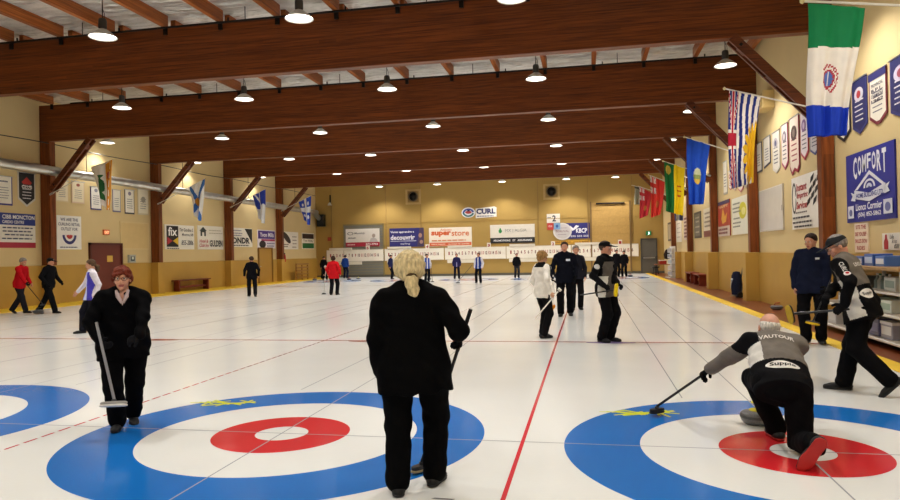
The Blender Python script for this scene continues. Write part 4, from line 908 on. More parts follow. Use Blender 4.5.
def person(label, loc, face, H=1.75, w=1., h=.008, lean=0., side=0., twist=0., pel=(0, 0, None), footL=(-.1, 0, 0, .15, 0), footR=(.1, 0, 0, -.15, 0),
           armL=None, armR=None, look=None, kneeL=None, kneeR=None, jacket=('141416',), panel=None, trousers='121214', tpanel=None, shoe='0d0d0f', sole=None,
           hair=('short', '3a2a20'), cap=None, gloves=None, glove_col='141416', skin=None, belly=0., jlen=.1, glasses=False, group=None, neckb=.35, collar=None, bulk=0., far=False, trail=None):
    loc = A(*loc); s = H/1.75; U = A(0, 0, 1); Fw = un(A(face[0], face[1], 0)); R = A(Fw[1], -Fw[0], 0)
    hz = pel[2] if pel[2] is not None else .915*s
    pv = loc+R*pel[0]+Fw*pel[1]+U*hz
    S = un(U*math.cos(lean)+Fw*math.sin(lean)+R*math.tan(side))
    RT = rotv(R, U, twist); RT = un(RT-S*(RT@S)); FT = np.cross(S, RT)
    sw = .158*s*w
    nk = pv+S*.515*s; shc = pv+S*.465*s
    sL, sR = shc-RT*sw, shc+RT*sw
    N = un(S*(1-neckb)+U*neckb)
    LK = un(A(*look)) if look is not None else un(FT+0*U) if lean < .5 else un(FT+U*.9)
    hc = nk+N*.155*s+LK*.02*s                                             # centre of the head at eye level
    HU = un(N*.6+U*.4); HU = un(HU-LK*(HU@LK)); HR = np.cross(LK, HU); HF = LK
    # legs
    J = {}
    for nm, sg, ft, kh in (('L', -1, footL, kneeL), ('R', 1, footR, kneeR)):
        hip = pv+R*sg*.092*s*w-U*.015
        fd = rotv(Fw, U, ft[3]); an = loc+R*ft[0]+Fw*ft[1]+U*(ft[2]+.085*s)
        kn, an = ik(hip, an, .43*s, .42*s, un(A(*kh)) if kh is not None else fd+Fw)
        td = rotv(fd, np.cross(fd, U), -ft[4]) if len(ft) < 6 else un(A(*ft[5]))                           # toe direction, pitched down when the heel is up
        tu = U if len(ft) < 6 else A(*ft[6])
        J[nm] = (hip, kn, an, td, un(tu-td*(tu@td)))
    # arms
    H_ = {}
    for nm, sg, sh, ar in (('L', -1, sL, armL), ('R', 1, sR, armR)):
        ar = dict(ar or {})
        l1, l2 = .285*s, .25*s
        if 'grip' in ar:
            hd = un(A(*ar['hd'])); pd = un(A(*ar['pd'])); pd = un(pd-hd*(pd@hd)); wr = A(*ar['grip'])-hd*.085*s-pd*.02*s
        else:
            off = ar.get('to', (sg*.07, .05, -.5)); wr = sh+RT*off[0]*s+Fw*off[1]*s+U*off[2]*s
            hd = None; pd = un(A(*ar['pd'])) if 'pd' in ar else -RT*sg
        hint = ar.get('elbow'); hint = un(RT*hint[0]+Fw*hint[1]+U*hint[2]) if hint is not None else un(-Fw*.8+RT*sg*.5)
        el, wr = ik(sh, wr, l1, l2, hint)
        if hd is None: hd = un(un(wr-el)+un(A(*ar.get('hdir', (0, 0, 0))))*.0)
        H_[nm] = (sh, el, wr, hd, pd, ar.get('curl', .35))
    root = empty('person', tuple(loc), 0, label, 'person', group)
    rel = loc
    hs = s
    R3 = np.stack([HR, HF, HU])
    # ---- body, one continuous surface
    g = .012*s; B = []
    T3 = np.stack([RT, FT, S])
    B += [('c', pv-S*.02, pv+S*.2*s, .12*s*w, .115*s*w, .05, (FT, .68)), ('c', pv+S*.2*s, pv+S*.38*s, .115*s*w, .14*s*w, .06, (FT, .66)), ('c', sL+RT*.03, sR-RT*.03, .05*s, .05*s, .05)]
    B += [('c', nk-S*.03*s, hc-HU*.05*s-HF*.03*s, .056*s, .052*s, .03)]
    for nm in 'LR':
        sh, el, wr, hd, pd, cu = H_[nm]; sg = -1 if nm == 'L' else 1
        B += [('c', sh, el, .045*s, .036*s, .02), ('c', el, wr, .037*s, .025*s, .015)]
        thumb_side = sg if True else 1
        B += hand(wr, hd, pd, 1 if np.dot(np.cross(hd, pd), Fw+U*.6) > 0 else -1, s, cu)
        hip, kn, an, td, tu = J[nm]
        B += [('c', hip, kn, .078*s*w, .05*s, .03), ('c', kn, an, .05*s, .036*s, .02), ('c', an-tu*.045*s-td*.03*s, an+td*.13*s-tu*.055*s, .03*s, .026*s, .02)]
    e = lambda dr, df, du, rr, k=.015, neg=False: ('-e' if neg else 'e', hc+HR*dr*hs+HF*df*hs+HU*du*hs, R3, [q*hs for q in rr], k)
    B += [e(0, -.012, .03, (.076, .096, .088), .02), e(0, .022, -.05, (.056, .07, .062), .03), e(0, .07, -.098, (.024, .022, .018), .02)]
    B += [('c', hc+(HF*.086+HU*.004)*hs, hc+(HF*.105-HU*.034)*hs, .009*hs, .0145*hs, .008), e(.013, .094, -.036, (.008, .01, .007), .006), e(-.013, .094, -.036, (.008, .01, .007), .006)]
    B += [('c', hc+(HF*.084+HU*.024-HR*.034)*hs, hc+(HF*.084+HU*.024+HR*.034)*hs, .011*hs, .011*hs, .012)]
    for q in (-1, 1):
        B += [e(q*.042, .062, -.03, (.022, .022, .022), .02), e(q*.078, -.008, -.012, (.01, .02, .031), .006), e(q*.031, .092, .006, (.017, .012, .0105), .008, True)]
    B += [('c', hc+(HF*.088-HU*.064-HR*.02)*hs, hc+(HF*.088-HU*.064+HR*.02)*hs, .0075*hs, .0075*hs, .006), ('c', hc+(HF*.086-HU*.076-HR*.015)*hs, hc+(HF*.086-HU*.076+HR*.015)*hs, .008*hs, .008*hs, .006)]
    def lipfn(P):
        d = P-hc; return ((np.abs(d@HR) < .024*hs) & (np.abs(d@HU+.069*hs) < .011*hs) & (d@HF > .075*hs)).astype(int)
    sk = mat('skin_'+skin, skin, .55, var=.06, scale=20) if skin else SKIN
    sdf_obj('body', B, h, [sk, LIPS], root, rel, lipfn)
    if not far:
        for q in (-1, 1):
            mb = MB(); c = hc+(HR*q*.031+HF*.079+HU*.006)*hs-rel
            m3 = Matrix((tuple(HR), tuple(HU), tuple(HF))).transposed()
            mb.lathe([(.0001, -.0125), (.009, -.009), (.0125, 0), (.011, .006)], 14); mb.lathe([(.011, .006), (.0075, .0102)], 14); mb.lathe([(.0076, .0101), (.004, .0122), (.0001, .0126)], 14, 1)
            mb.v = [tuple(m3 @ Vector(p)*hs+Vector(c)) for p in mb.v]; mb.build('eye', [EYE, IRIS], root, smooth=True)
    # ---- hair
    if hair:
        st, hcol = hair[0], hair[1]; hm = hair_mat(hcol); hp = []
        hh = min(h, .009)
        if st == 'fringe':                                                 # bald on top, a band of hair round the back and sides
            hp = [e(0, -.016, .012, (.083, .1, .072), .01), ('cut', hc+HU*.062*hs, HU), ('cut', hc+HF*.01*hs, un(HF-HU*.1)), ('cut', hc-HU*.075*hs, -HU)]
            hp += []
        else:
            vol = hair[2] if len(hair) > 2 else .012
            hp = [e(0, -.016, .036, (.081+vol, .098+vol, .089+vol), .01)]
            if st == 'bob': hp += [e(q*.06, -.005, -.015, (.032+vol, .06, .07), .03) for q in (-1, 1)]+[e(0, -.075, -.02, (.07, .04, .075), .03)]
            hp += [('cut', hc+HF*(.06 if st == 'bob' else .05)*hs+HU*.048*hs, un(HF*1-HU*.95)), ('cut', hc-HF*.03*hs-HU*(.075 if st == 'short' else .1)*hs, un(-HU-HF*.25))]
            if st == 'short': hp += [('cut', hc+HF*.012*hs-HU*.01*hs, un(HF*.8-HU*.5))] if False else []
            if st == 'bob' and not far: hp += [('c', hc+(HF*.078+HU*.078-HR*.03)*hs, hc+(HF*.088+HU*.05+HR*.045)*hs, .018*hs, .012*hs, .015), ('c', hc+(HF*.08+HU*.075-HR*.03)*hs, hc+(HF*.06+HU*.02-HR*.072)*hs, .018*hs, .012*hs, .015), ('c', hc+(HF*.07+HU*.05+HR*.06)*hs, hc+(HF*.045-HU*.02+HR*.08)*hs, .016*hs, .01*hs, .015)]
            for q in (-1, 1): hp += [('-e', hc+(HR*q*.085+HF*.03-HU*.035)*hs, R3, [.03*hs, .05*hs, .05*hs], .006)] if st == 'short' else []
            if st in ('tail', 'low_tail'):
                b = hc+(-HF*.105+HU*(.02 if st == 'tail' else -.03))*hs
                hp += [('c', b, b+(-HF*.035-HU*.04)*hs, .034*hs, .04*hs, .012), ('c', b+(-HF*.035-HU*.04)*hs, b+(-HF*.03-HU*.115+HR*.015)*hs, .05*hs, .04*hs, .02), ('c', b+(-HF*.03-HU*.115+HR*.015)*hs, b+(-HF*.02-HU*.165+HR*.01)*hs, .03*hs, .008*hs, .02)]
            for q in (-1, 1):
                if not far: hp += [('c', hc+(HR*q*.016+HF*.096+HU*.027)*hs, hc+(HR*q*.045+HF*.084+HU*.027)*hs, .0055*hs, .004*hs, .003)]
            if vol > .011: hp += [('n', .0045*s, .05, 3)]
        sdf_obj('hair', hp, hh, hm, root, rel)
        if len(hair) > 3 and not far:
            b = hc+(-HF*.118-HU*.04)*hs
            mb = MB(); mb.lathe([(.026, -.012), (.04, -.012), (.043, 0), (.04, .012), (.026, .012)], 16); q3 = Matrix((tuple(HR), tuple(np.cross(un(HF*.6+HU), HR)), tuple(un(HF*.6+HU)))).transposed()
            mb.v = [tuple(q3 @ Vector(p)+Vector(b-rel)) for p in mb.v]; mb.build('hair_tie', cloth(hair[3]), root, smooth=True)
    if cap:
        cp = [e(0, -.012, .04, (.092, .112, .088), .01), ('cut', hc+HU*.036*hs, un(-HU-HF*.05)), ('c', hc+(HF*.07+HU*.048)*hs, hc+(HF*.165+HU*.03)*hs, .07*hs, .052*hs, .008, (HU, .16))]
        sdf_obj('cap', cp, min(h, .008), [cloth(cap[0]), cloth(cap[1] if len(cap) > 1 else cap[0])], root, rel, lambda P: (((P-hc)@HF > .085*hs) & (np.abs((P-hc)@HR) < .028*hs) & ((P-hc)@HU > .06*hs) & ((P-hc)@HU < .1*hs)).astype(int))
    if glasses:
        mb = MB(); m3 = Matrix((tuple(HR), tuple(HU), tuple(HF))).transposed()
        for q in (-1, 1):
            mb.tube([(q*.033+.026*math.cos(a), .004+.019*math.sin(a), .104) for a in [2*PI*k/16 for k in range(17)]], .0022, 6); mb.tube([(q*.059, .01, .102), (q*.079, .01, .06), (q*.08, .004, 0)], .002, 6)
        mb.tube([(-.009, .008, .108), (.009, .008, .108)], .002, 6); mb.v = [tuple(m3 @ Vector(p)*hs+Vector(hc-rel)) for p in mb.v]; mb.build('glasses', plastic('3a2a24'), root, smooth=True)
    # ---- jacket
    j = .02*s+bulk; K = []
    K += [('c', pv-S*jlen*s*.6, pv+S*.17*s, .146*s*w+j, .13*s*w+j, .05, (FT, .7)), ('c', pv+S*.17*s, pv+S*.385*s, .128*s*w+j, .15*s*w+j*.7, .07, (FT, .66)), ('c', sL+RT*.025, sR-RT*.025, .058*s+j*.4, .058*s+j*.4, .06)]
    K += [('c', nk-S*.06*s, nk-S*(.0 if collar is None else .045)*s, .085*s, (.07 if collar is None else .078)*s, .04)]+([('c', nk-S*.02*s, nk+N*.035*s, .066*s, .066*s, .015)] if collar is None else [])
    if belly: K += [('e', pv+FT*(.06*s+belly*.4)+S*.08*s, T3, [.13*s*w, .09*s+belly*.5, .15*s], .06)]
    if lean < .6:
        for nm in 'LR':
            hip, kn = J[nm][:2]; K += [('c', hip+S*.03*s, hip+(kn-hip)*.45, .1*s*w+.014, .095*s*w+.016, .05)]
    if collar is not None: K += [('-c', nk-S*.035*s+FT*.085*s, nk+N*.09*s+FT*.03*s, .045*s, .06*s, .012)]
    K += [('cut', pv-S*jlen*s, -S)]
    for nm in 'LR':
        sh, el, wr, hd, pd, cu = H_[nm]
        K += [('c', sh-S*.01, el, .058*s+j*.55, .046*s+j*.55, .035), ('c', el, wr-un(wr-el)*.005, .047*s+j*.5, .037*s+j*.4, .02)]
    K += [('n', .006*s, .16*s, 5)] if not far else []
    upper = dict(pv=pv, S=S, RT=RT, FT=FT, s=s, w=w, H_=H_, hc=hc, nk=nk)
    def arm_d(P, nm):
        sh, el, wr = H_[nm][:3]; out = None
        for a, b in ((sh, el), (el, wr)):
            d = b-a; t = np.clip((P-a)@d/(d@d), 0, 1); q = np.linalg.norm(P-a-t[:, None]*d, axis=1); out = q if out is None else np.minimum(out, q)
        return out
    def pf(P):
        u = (P-pv)@RT/s; v = (P-pv)@FT/s; z = (P-pv)@S/s
        aL, aR = arm_d(P, 'L'), arm_d(P, 'R'); isarm = ((np.minimum(aL, aR) < .085*s) & (np.abs(u) > .135*w)) | ((np.minimum(aL, aR) < .06*s+j))
        isarm &= ~((z > .44) & (np.abs(u) < .14*w))
        return panel(u, v, z, isarm, u < 0)
    jk = sdf_obj('jacket', K, h, [cloth(c) for c in jacket], root, rel, pf if panel else None)
    # ---- trousers
    Q = [('c', pv-S*.03*s, pv+S*.06*s, .128*s*w, .122*s*w, .04, (FT, .74))]
    for nm in 'LR':
        hip, kn, an, td, tu = J[nm]; low = an-un(an-kn)*.012*s
        Q += [('c', hip, kn, .099*s*w, .08*s*(.4+.6*w), .035), ('c', kn, low, .08*s*(.4+.6*w), .074*s*(.4+.6*w), .03)]
    Q += [('n', .003*s, .14*s, 8)] if not far else []
    if min(J['L'][2][2], J['R'][2][2])-loc[2] < .2: Q += [('cut', A(*(loc+U*.03)), -U)]
    sdf_obj('trousers', Q, h, [cloth(trousers)]+([cloth(tpanel[0])] if tpanel else []), root, rel, (lambda P: tpanel[1]((P-pv)@R/s, (P-pv)@Fw/s, (P[:, 2]-loc[2])/s).astype(int)) if tpanel else None)
    # ---- shoes
    for nm in 'LR':
        hip, kn, an, td, tu = J[nm]; rr = np.cross(td, tu); b = an-tu*.085*s
        G = [('c', b+td*-.045*s+tu*.04*s, b+td*.11*s+tu*.034*s, .044*s, .042*s, .03, (tu, .8)), ('c', b+td*.1*s+tu*.03*s, b+td*.165*s+tu*.026*s, .042*s, .036*s, .03, (tu, .7)), ('c', b-td*.02*s+tu*.05*s, an+tu*.02*s, .042*s, .045*s, .03), ('cut', b+tu*.004, -tu)]
        so = sdf_obj('shoe', G, min(h, .009), plastic(shoe, .65), root, rel)
        sc = sole if sole else '161618'
        G2 = [('c', b-td*.042*s+tu*.012, b+td*.11*s+tu*.012, .046*s, .046*s, .02, (tu, .3)), ('c', b+td*.1*s+tu*.012, b+td*.165*s+tu*.012, .045*s, .038*s, .02, (tu, .3)), ('cut', b+tu*.001, -tu), ('cut', b+tu*.022, tu)]
        so2 = sdf_obj('sole', G2, min(h, .008), plastic(sc, .5), so, rel)
    if gloves:
        for nm in 'LR':
            if nm not in gloves: continue
            sh, el, wr, hd, pd, cu = H_[nm]
            G = hand(wr, hd, pd, 1 if np.dot(np.cross(hd, pd), Fw+U*.6) > 0 else -1, s, cu, .0045*s)+[('c', wr-un(wr-el)*.03, wr+hd*.02, .034*s, .034*s, .01)]
            sdf_obj('glove', G, min(h, .006) if not far else .012, cloth(glove_col), root, rel)
    upper.update(root=root, jk=jk, rel=rel, J=J)
    return upper
def decal(ob, root_loc, name, polys, origin, right, up, m, off=.004, far=.6):
    """print on a garment: flat outlines pressed onto the cloth surface. polys: list of (verts2d, faces)"""
    me = ob.data; vs = [v.co.copy() for v in me.vertices]
    bv = BVHTree.FromPolygons(vs, [tuple(p.vertices) for p in me.polygons])
    right, up = un(right), un(up); n = np.cross(right, up); mb = MB()
    o = np.asarray(origin)-np.asarray(root_loc)
    for v2, fs in polys:
        bm = bmesh.new(); bvs = [bm.verts.new((x, y, 0)) for x, y in v2]
        for f in fs:
            try: bm.faces.new([bvs[i] for i in f])
            except ValueError: pass
        bmesh.ops.triangulate(bm, faces=bm.faces)
        for _ in range(4):
            ed = [x for x in bm.edges if x.calc_length() > .03]
            if not ed: break
            bmesh.ops.subdivide_edges(bm, edges=ed, cuts=1); bmesh.ops.triangulate(bm, faces=bm.faces)
        out = []
        bm.verts.index_update()
        for v in bm.verts:
            p = o+right*v.co.x+up*v.co.y+n*.3
            hit = bv.ray_cast(Vector(p), Vector(-n), far)
            q = hit[0] if hit[0] is not None else Vector(o+right*v.co.x+up*v.co.y)
            out.append(tuple(q+Vector(n)*off))
        mb.add(out, [[v.index for v in f.verts] for f in bm.faces]); bm.free()
    me2 = mb.build(name, m, ob)
    return me2
def oval2(rx, ry, n=28): return ([(rx*math.cos(2*PI*k/n), ry*math.sin(2*PI*k/n)) for k in range(n)], [tuple(range(n))])
def text2(t, w, hgt, bold=.02, shear=0.):
    uv, fs, asp = text_mesh(t, bold, shear); return ([((u-.5)*w, (v-.5)*hgt) for u, v in uv], fs)
def broom(label, p0, p1, hcol='2a2a2c', pad='d8c040', headw=.2, face=None, head_up=None, cat='broom', shell='2c2c30', grip=None, group=None):
    """p0 = top of the handle, p1 = where the handle meets the head; face = direction the brush pad faces, head_up = long axis of the head"""
    p0, p1 = A(*p0), A(*p1); d = un(p1-p0); r = empty('curling_broom', tuple(p1), 0, label, cat, group)
    L = np.linalg.norm(p1-p0)
    MB().tube([tuple(p0-p1), tuple(p0-p1+d*L*.02), (0, 0, 0)], [.0115, .0125, .0125], 10).build('handle', plastic(hcol, .3), r, smooth=True)
    if grip: MB().tube([tuple(p0-p1), tuple(p0-p1+d*.32)], .0145, 10).build('grip', plastic(grip, .7), r, smooth=True)
    f = un(A(*face)) if face is not None else un(d); l = un(A(*head_up)) if head_up is not None else un(np.cross(d, A(0, 0, 1)))
    l = un(l-f*(l@f)); t = np.cross(f, l)
    rot = Matrix((tuple(l), tuple(t), tuple(f))).transposed()
    MB().tube([(0, 0, 0), tuple(f*.025)], .02, 10).build('swivel', plastic('3a3a3c'), r, smooth=True)
    def pill(z0, z1, a, b):
        mb = MB(); n = 28; pr = []
        for z, q in ((z0, .94), (z0+(z1-z0)*.25, 1), (z1-(z1-z0)*.25, 1), (z1, .94)):
            pr.append([tuple(rot @ Vector((a*q*(abs(math.cos(x))**.6)*(1 if math.cos(x) > 0 else -1), b*q*(abs(math.sin(x))**.8)*(1 if math.sin(x) > 0 else -1), z))) for x in [2*PI*k/n for k in range(n)]])
        vs = [p for ring in pr for p in ring]; fs = [(i*n+k, i*n+(k+1) % n, (i+1)*n+(k+1) % n, (i+1)*n+k) for i in range(3) for k in range(n)]+[tuple(range(n-1, -1, -1)), tuple(range(3*n, 4*n))]
        return mb.add(vs, fs)
    pill(.02, .045, headw/2, .034).build('brush_head', plastic(shell, .4), r, smooth=True)
    pill(.045, .062, headw/2*1.04, .037).build('brush_pad', cloth(pad), r, smooth=True)
    return r
# ---- the players
# woman with the red hair, walking towards the camera
p = person('woman with short red hair in a black jacket walking with a broom', (-1.6, .0, .002), (.58, -.8), 1.57, 1.3, .0075, lean=.1, footR=(.06, .04, 0, -.15, 0), footL=(-.07, -.22, .015, .1, .25),
    armR=dict(grip=(-1.53, -.32, .83), hd=(.78, -.52, -.35), pd=(.5, .65, .15), curl=1.15, elbow=(1, -.3, .1)), armL=dict(grip=(-1.3, -.3, .8), hd=(-.75, -.4, -.4), pd=(-.3, .6, -.6), curl=.6, elbow=(-1, -.2, .1)),
    look=(.5, -.85, -.06), hair=('bob', '6c2c1a', .014), jacket=('08080a',), trousers='08080a', gloves='LR', glove_col='17171a', glasses=True, collar=1, belly=.04, bulk=.014, skin='d09a7e', jlen=.16)
R_ = p['root']; J0 = p['nk']+p['FT']*.06
mb = MB(); a = p['nk']-p['rel']; ft, rt, sv = p['FT'], p['RT'], p['S']
for q in (-1, 1): mb.tube([tuple(a+ft*.075+sv*.035+rt*q*.05), tuple(a+ft*.115-sv*.015+rt*q*.035), tuple(a+ft*.13-sv*.075+rt*q*.006)], [.014, .02, .012], 8)
c_ = mb.build('shirt_collar', cloth('b8a4a4'), R_, smooth=True)
decal(p['jk'], p['rel'], 'shirt', [([(-.035, .05), (.035, .05), (0, -.05)], [(0, 1, 2)])], p['nk']+p['FT']*.05-p['S']*.05, -p['RT'], p['S'], cloth('c4b0ae'))
broom('silver handled broom with a pale oval head held by the red haired woman', (-1.6, -.36, 1.04), (-1.4, -.4, .36), '8c8c90', 'd2cfc8', .24, face=(.1, -.35, -1), head_up=(1, .2, .12), shell='8e8c88')
# woman seen from behind
p = person('woman seen from behind in a black jacket with a blonde ponytail, closest to the camera', (1.57, -1.25, .002), (-.1, 1), 1.63, 1.34, .0075, side=-.03, footL=(-.105, -.1, 0, .25, 0), footR=(.115, .1, 0, -.25, 0),
    armL=dict(to=(-.03, .02, -.52), curl=.5, elbow=(-.4, -1, 0)), armR=dict(grip=(1.83, -1.03, .96), hd=(.0, .6, -.8), pd=(-.85, 0, -.4), curl=1.15, elbow=(.35, -1, -.2)), look=(-.35, .93, .02),
    hair=('low_tail', 'cdbb90', .036, '4a3d2c'), jacket=('070708',), trousers='070708', gloves='LR', glove_col='101012', bulk=.02, jlen=.2)
broom('black handled broom standing behind the legs of the blonde ponytail woman', (1.93, -1.02, 1.2), (1.52, -.88, .075), '1c1c1e', 'c8b88c', .2, face=(0, 0, -1), head_up=(.6, 1, 0), grip='0e0e10')
decal(FLOOR, A(0, 0, 0), 'chalk_scrape', [seg2 for seg2 in [([(-.07, -.01), (.07, -.014), (.09, .006), (-.05, .012)], [(0, 1, 2, 3)])]], A(1.78, -1.4, 0), A(1, 0, 0), A(0, 1, 0), ice('ice_scuff', '77777a'), .0026)
# man delivering the stone
def pan3(u, v, z, arm, left):
    m = np.zeros(len(u), int)
    m[(z > .13) & (z < .36) & (u < -.12) & ~arm & (v < .1)] = 2
    m[z < .13] = 1; m[arm] = 0; m[(u < -.13) & (z > .36) & (v < .07)] = 1
    return m
p = person('bald man in a grey and black jacket lunging to deliver a stone', (4.22, 0, .002), (.03, 1), 1.8, 1.14, .0075, lean=1.0, side=.06, pel=(.0, .06, .52), footL=(.02, .36, 0, .15, 0), footR=(.09, -.44, .085, 0, 1.2, (-.5, .12, -.8), (.15, .95, .2)),
    kneeL=(-.25, 1, .6), kneeR=(.05, .55, -.8), armL=dict(grip=(3.76, .9, .41), hd=(-.65, .45, -.6), pd=(.3, -.5, -.7), curl=1.15, elbow=(-.3, -.2, -.5)), armR=dict(grip=(4.24, .86, .2), hd=(-.1, .6, -.75), pd=(-.1, -.6, -.5), curl=.9, elbow=(.7, .2, -.5)),
    look=(-.12, .95, -.12), neckb=.0, bulk=.022, hair=('fringe', 'd8d4ce'), jacket=('6f6963', '141416', 'cfcdc8'), panel=pan3, trousers='0e0e10', shoe='1d1d1f', sole='a8201e', gloves='LR', skin='cf9a84', jlen=.12)
o = p['pv']; decal(p['jk'], p['rel'], 'white_oval', [oval2(.125, .042)], o+p['S']*.055-p['FT']*.05, p['RT'], p['S'], cloth('e4e2de'))
decal(p['jk'], p['rel'], 'lettering', [text2('Supple', .19, .045)], o+p['S']*.055-p['FT']*.05, p['RT'], p['S'], cloth('1c1c1e'), .008)
decal(p['jk'], p['rel'], 'lettering', [text2('VAUTOUR', .27, .042)], o+p['S']*.4-p['FT']*.05, p['RT'], p['S'], cloth('dcd8d2'), .005)
broom('black broom reaching out to the left from the lunging man', (3.99, .82, .62), (3.36, 1.06, .09), '1a1a1c', '2a2a2c', .17, face=(0, 0, -1), head_up=(.7, .6, 0), shell='161618')
# the sweeper on the right
def pan4(u, v, z, arm, left):
    m = np.zeros(len(u), int)
    m[(z < .2)] = 1; m[(u < -.06) & (v > -.07) & (v < .09) & (z < .3) & (z > -.12)] = 2; m[arm] = 1; m[(v > .08) & (z > .05)] = 1
    return m
p = person('man in dark cap and grey jacket stepping left at the right edge', (5.66, 2.42, .002), (-.8, .6), 1.8, 1.24, .0075, lean=.36, footR=(-.02, .2, 0, .4, 0), footL=(-.14, -.28, .09, .4, .8),
    armL=dict(grip=(5.33, 2.2, .9), hd=(-.75, .0, -.6), pd=(.2, .9, -.3), curl=1.15, elbow=(-.5, -.6, -.2)), armR=dict(grip=(5.14, 2.22, .885), hd=(-.6, -.65, -.4), pd=(-.3, -.2, -.9), curl=1.15, elbow=(.6, -.4, -.3)),
    look=(-.86, .06, -.42), hair=('short', '8a8480', .008), cap=('2c2e30', '2c2e30'), glasses=True, jacket=('716b64', '131315', 'd8d6d0'), panel=pan4, trousers='0e0e10', gloves='LR', skin='c98f78', jlen=.15, bulk=.006)
b4 = p
decal(p['jk'], p['rel'], 'white_oval', [oval2(.1, .055)], p['pv']+p['S']*.1-p['FT']*.02-p['RT']*.07, un(-p['FT']*.35+p['RT']*.9)*1.0, p['S'], cloth('e6e4e0'))
decal(p['jk'], p['rel'], 'lettering', [text2('Supple', .15, .045, shear=.2)], p['pv']+p['S']*.1-p['FT']*.02-p['RT']*.07, un(-p['FT']*.35+p['RT']*.9), p['S'], cloth('3a3a3c'), .008)
decal(p['jk'], p['rel'], 'lettering', [text2('LINDSAY', .2, .045)], p['pv']+p['S']*.43-p['FT']*.03-p['RT']*.02, p['RT'], p['S'], cloth('dedad4'), .005)
sh, el = p['H_']['L'][0], p['H_']['L'][1]; up = un(sh-el); rt = un(np.cross(up, A(0, -1, 0)))
decal(p['jk'], p['rel'], 'badge', [oval2(.035, .035)], (sh*.25+el*.75), -rt if np.dot(np.cross(rt, up), A(0, -1, 0)) < 0 else rt, up, cloth('e8e2e2'))
decal(p['jk'], p['rel'], 'badge_centre', [oval2(.018, .018)], (sh*.25+el*.75), -rt if np.dot(np.cross(rt, up), A(0, -1, 0)) < 0 else rt, up, cloth('b82a34'), .008)
decal(p['jk'], p['rel'], 'lettering', [text2('CURL', .13, .05)], (sh*.6+el*.4), -up*1.0, (rt if np.dot(np.cross(-up, rt), A(0, -1, 0)) > 0 else -rt), cloth('c8c6c4'), .005)
broom('black broom with a yellow pad held level by the man stepping left', (5.45, 2.2, .918), (4.9, 2.21, .87), '151517', 'b89a3a', .2, face=(-.8, -.5, -.12), head_up=(.3, 0, -1), shell='1a1a1c')
# man in dark jacket by the wall
p = person('dark haired man in navy jacket standing on the right yellow kerb', (6.33, 6.36, .012), (-.4, -1), 1.84, 1.16, .009, footL=(-.11, .0, 0, .3, 0), footR=(.1, .02, 0, -.3, 0),
    armL=dict(grip=(6.42, 6.08, .85), hd=(-.5, -.75, -.4), pd=(-.6, .3, -.4), curl=1.1, elbow=(-1, -.5, 0)), armR=dict(to=(.06, .02, -.51), curl=.5), look=(-.75, -.7, -.16), hair=('short', '2e2018', .008), jacket=('1a1f33',), trousers='101013', gloves='L', jlen=.14, bulk=.01, skin='c08a70')
decal(p['jk'], p['rel'], 'white_badge', [([(-.03, -.015), (.03, -.015), (.03, .015), (-.03, .015)], [(0, 1, 2, 3)])], p['nk']-p['S']*.12-p['RT']*.09, -p['RT'], p['S'], cloth('c8ccd8'))
broom('broom with a yellow pad hanging from the hand of the man by the right wall', (6.52, 6.07, 1.06), (6.22, 5.98, .42), '1a1a1c', 'd8b028', .2, face=(-.3, -.3, -.9), head_up=(1, -.2, .2))
# man in a cap looking right
def pan6(u, v, z, arm, left):
    m = np.zeros(len(u), int); m[(v > .045) & ~arm] = 1; m[(z < .2) & (u > .02) & (v > -.02) & (v < .11) & ~arm] = 2; m[(z > .44)] = 0; return m
p = person('man in a black cap and grey vest looking right, standing on the hog line', (3.03, 6.47, .002), (.88, -.5), 1.8, 1.14, .009, footL=(-.08, .03, 0, .1, 0), footR=(.1, -.04, 0, -.3, 0),
    armR=dict(grip=(3.06, 6.17, .93), hd=(.75, -.1, -.55), pd=(-.2, .7, -.5), curl=1.1, elbow=(.4, -1, 0)), armL=dict(grip=(3.28, 6.25, .97), hd=(.6, -.6, -.2), pd=(-.4, -.2, -.8), curl=1.1, elbow=(-.7, -.6, -.3)),
    look=(.93, -.36, -.03), hair=('short', '4a3a30', .008), cap=('18181a', 'b8b8b8'), jacket=('141416', '5c5650', 'd4d2cc'), panel=pan6, trousers='0f0f11', gloves='LR', jlen=.15, skin='c48a70')
sh, el = p['H_']['R'][:2]; up = un(sh-el); rt = un(np.cross(A(0, -1, 0), up))*-1
rt = rt if np.dot(np.cross(rt, up), A(0, -1, 0)) > 0 else -rt
decal(p['jk'], p['rel'], 'white_badge', [oval2(.05, .045)], sh*.55+el*.45, rt, up, cloth('c4c4c6'))
broom('broom with a bright yellow head held up by the man in the black cap', (2.6, 6.12, .84), (3.16, 6.13, .92), '161618', 'e2c61e', .22, face=(.75, -.45, .0), head_up=(.45, 0, .9), shell='c8a818')
# tall man in the middle
p = person('tall man in a navy pullover walking towards the camera along the red line', (2.18, 11.3, .002), (.03, -1), 1.87, 1.12, .01, footR=(.12, .1, 0, -.1, 0), footL=(-.11, -.12, .01, .1, .15),
    armR=dict(grip=(1.9, 11.05, .9), hd=(-.1, -.3, -.9), pd=(.9, 0, -.1), curl=1.0, elbow=(.6, -.8, 0)), armL=dict(to=(-.06, .12, -.46), curl=.5), look=(.0, -1, .0), hair=('short', '2e2018', .008), jacket=('12141d',), trousers='0f0f12', gloves='LR', jlen=.15, bulk=.008, skin='bf8a70')
decal(p['jk'], p['rel'], 'white_badge', [([(-.05, -.025), (.05, -.025), (.05, .025), (-.05, .025)], [(0, 1, 2, 3)])], p['nk']-p['S']*.15-p['RT']*.08, -p['RT'], p['S'], cloth('ccd4e4'))
broom('white handled broom with an orange head beside the tall man in navy', (1.9, 11.03, 1.02), (1.885, 11.0, .26), 'dcd8d0', 'd8842a', .2, face=(.0, -.7, -.7), head_up=(.35, 0, 1), shell='d07a24')
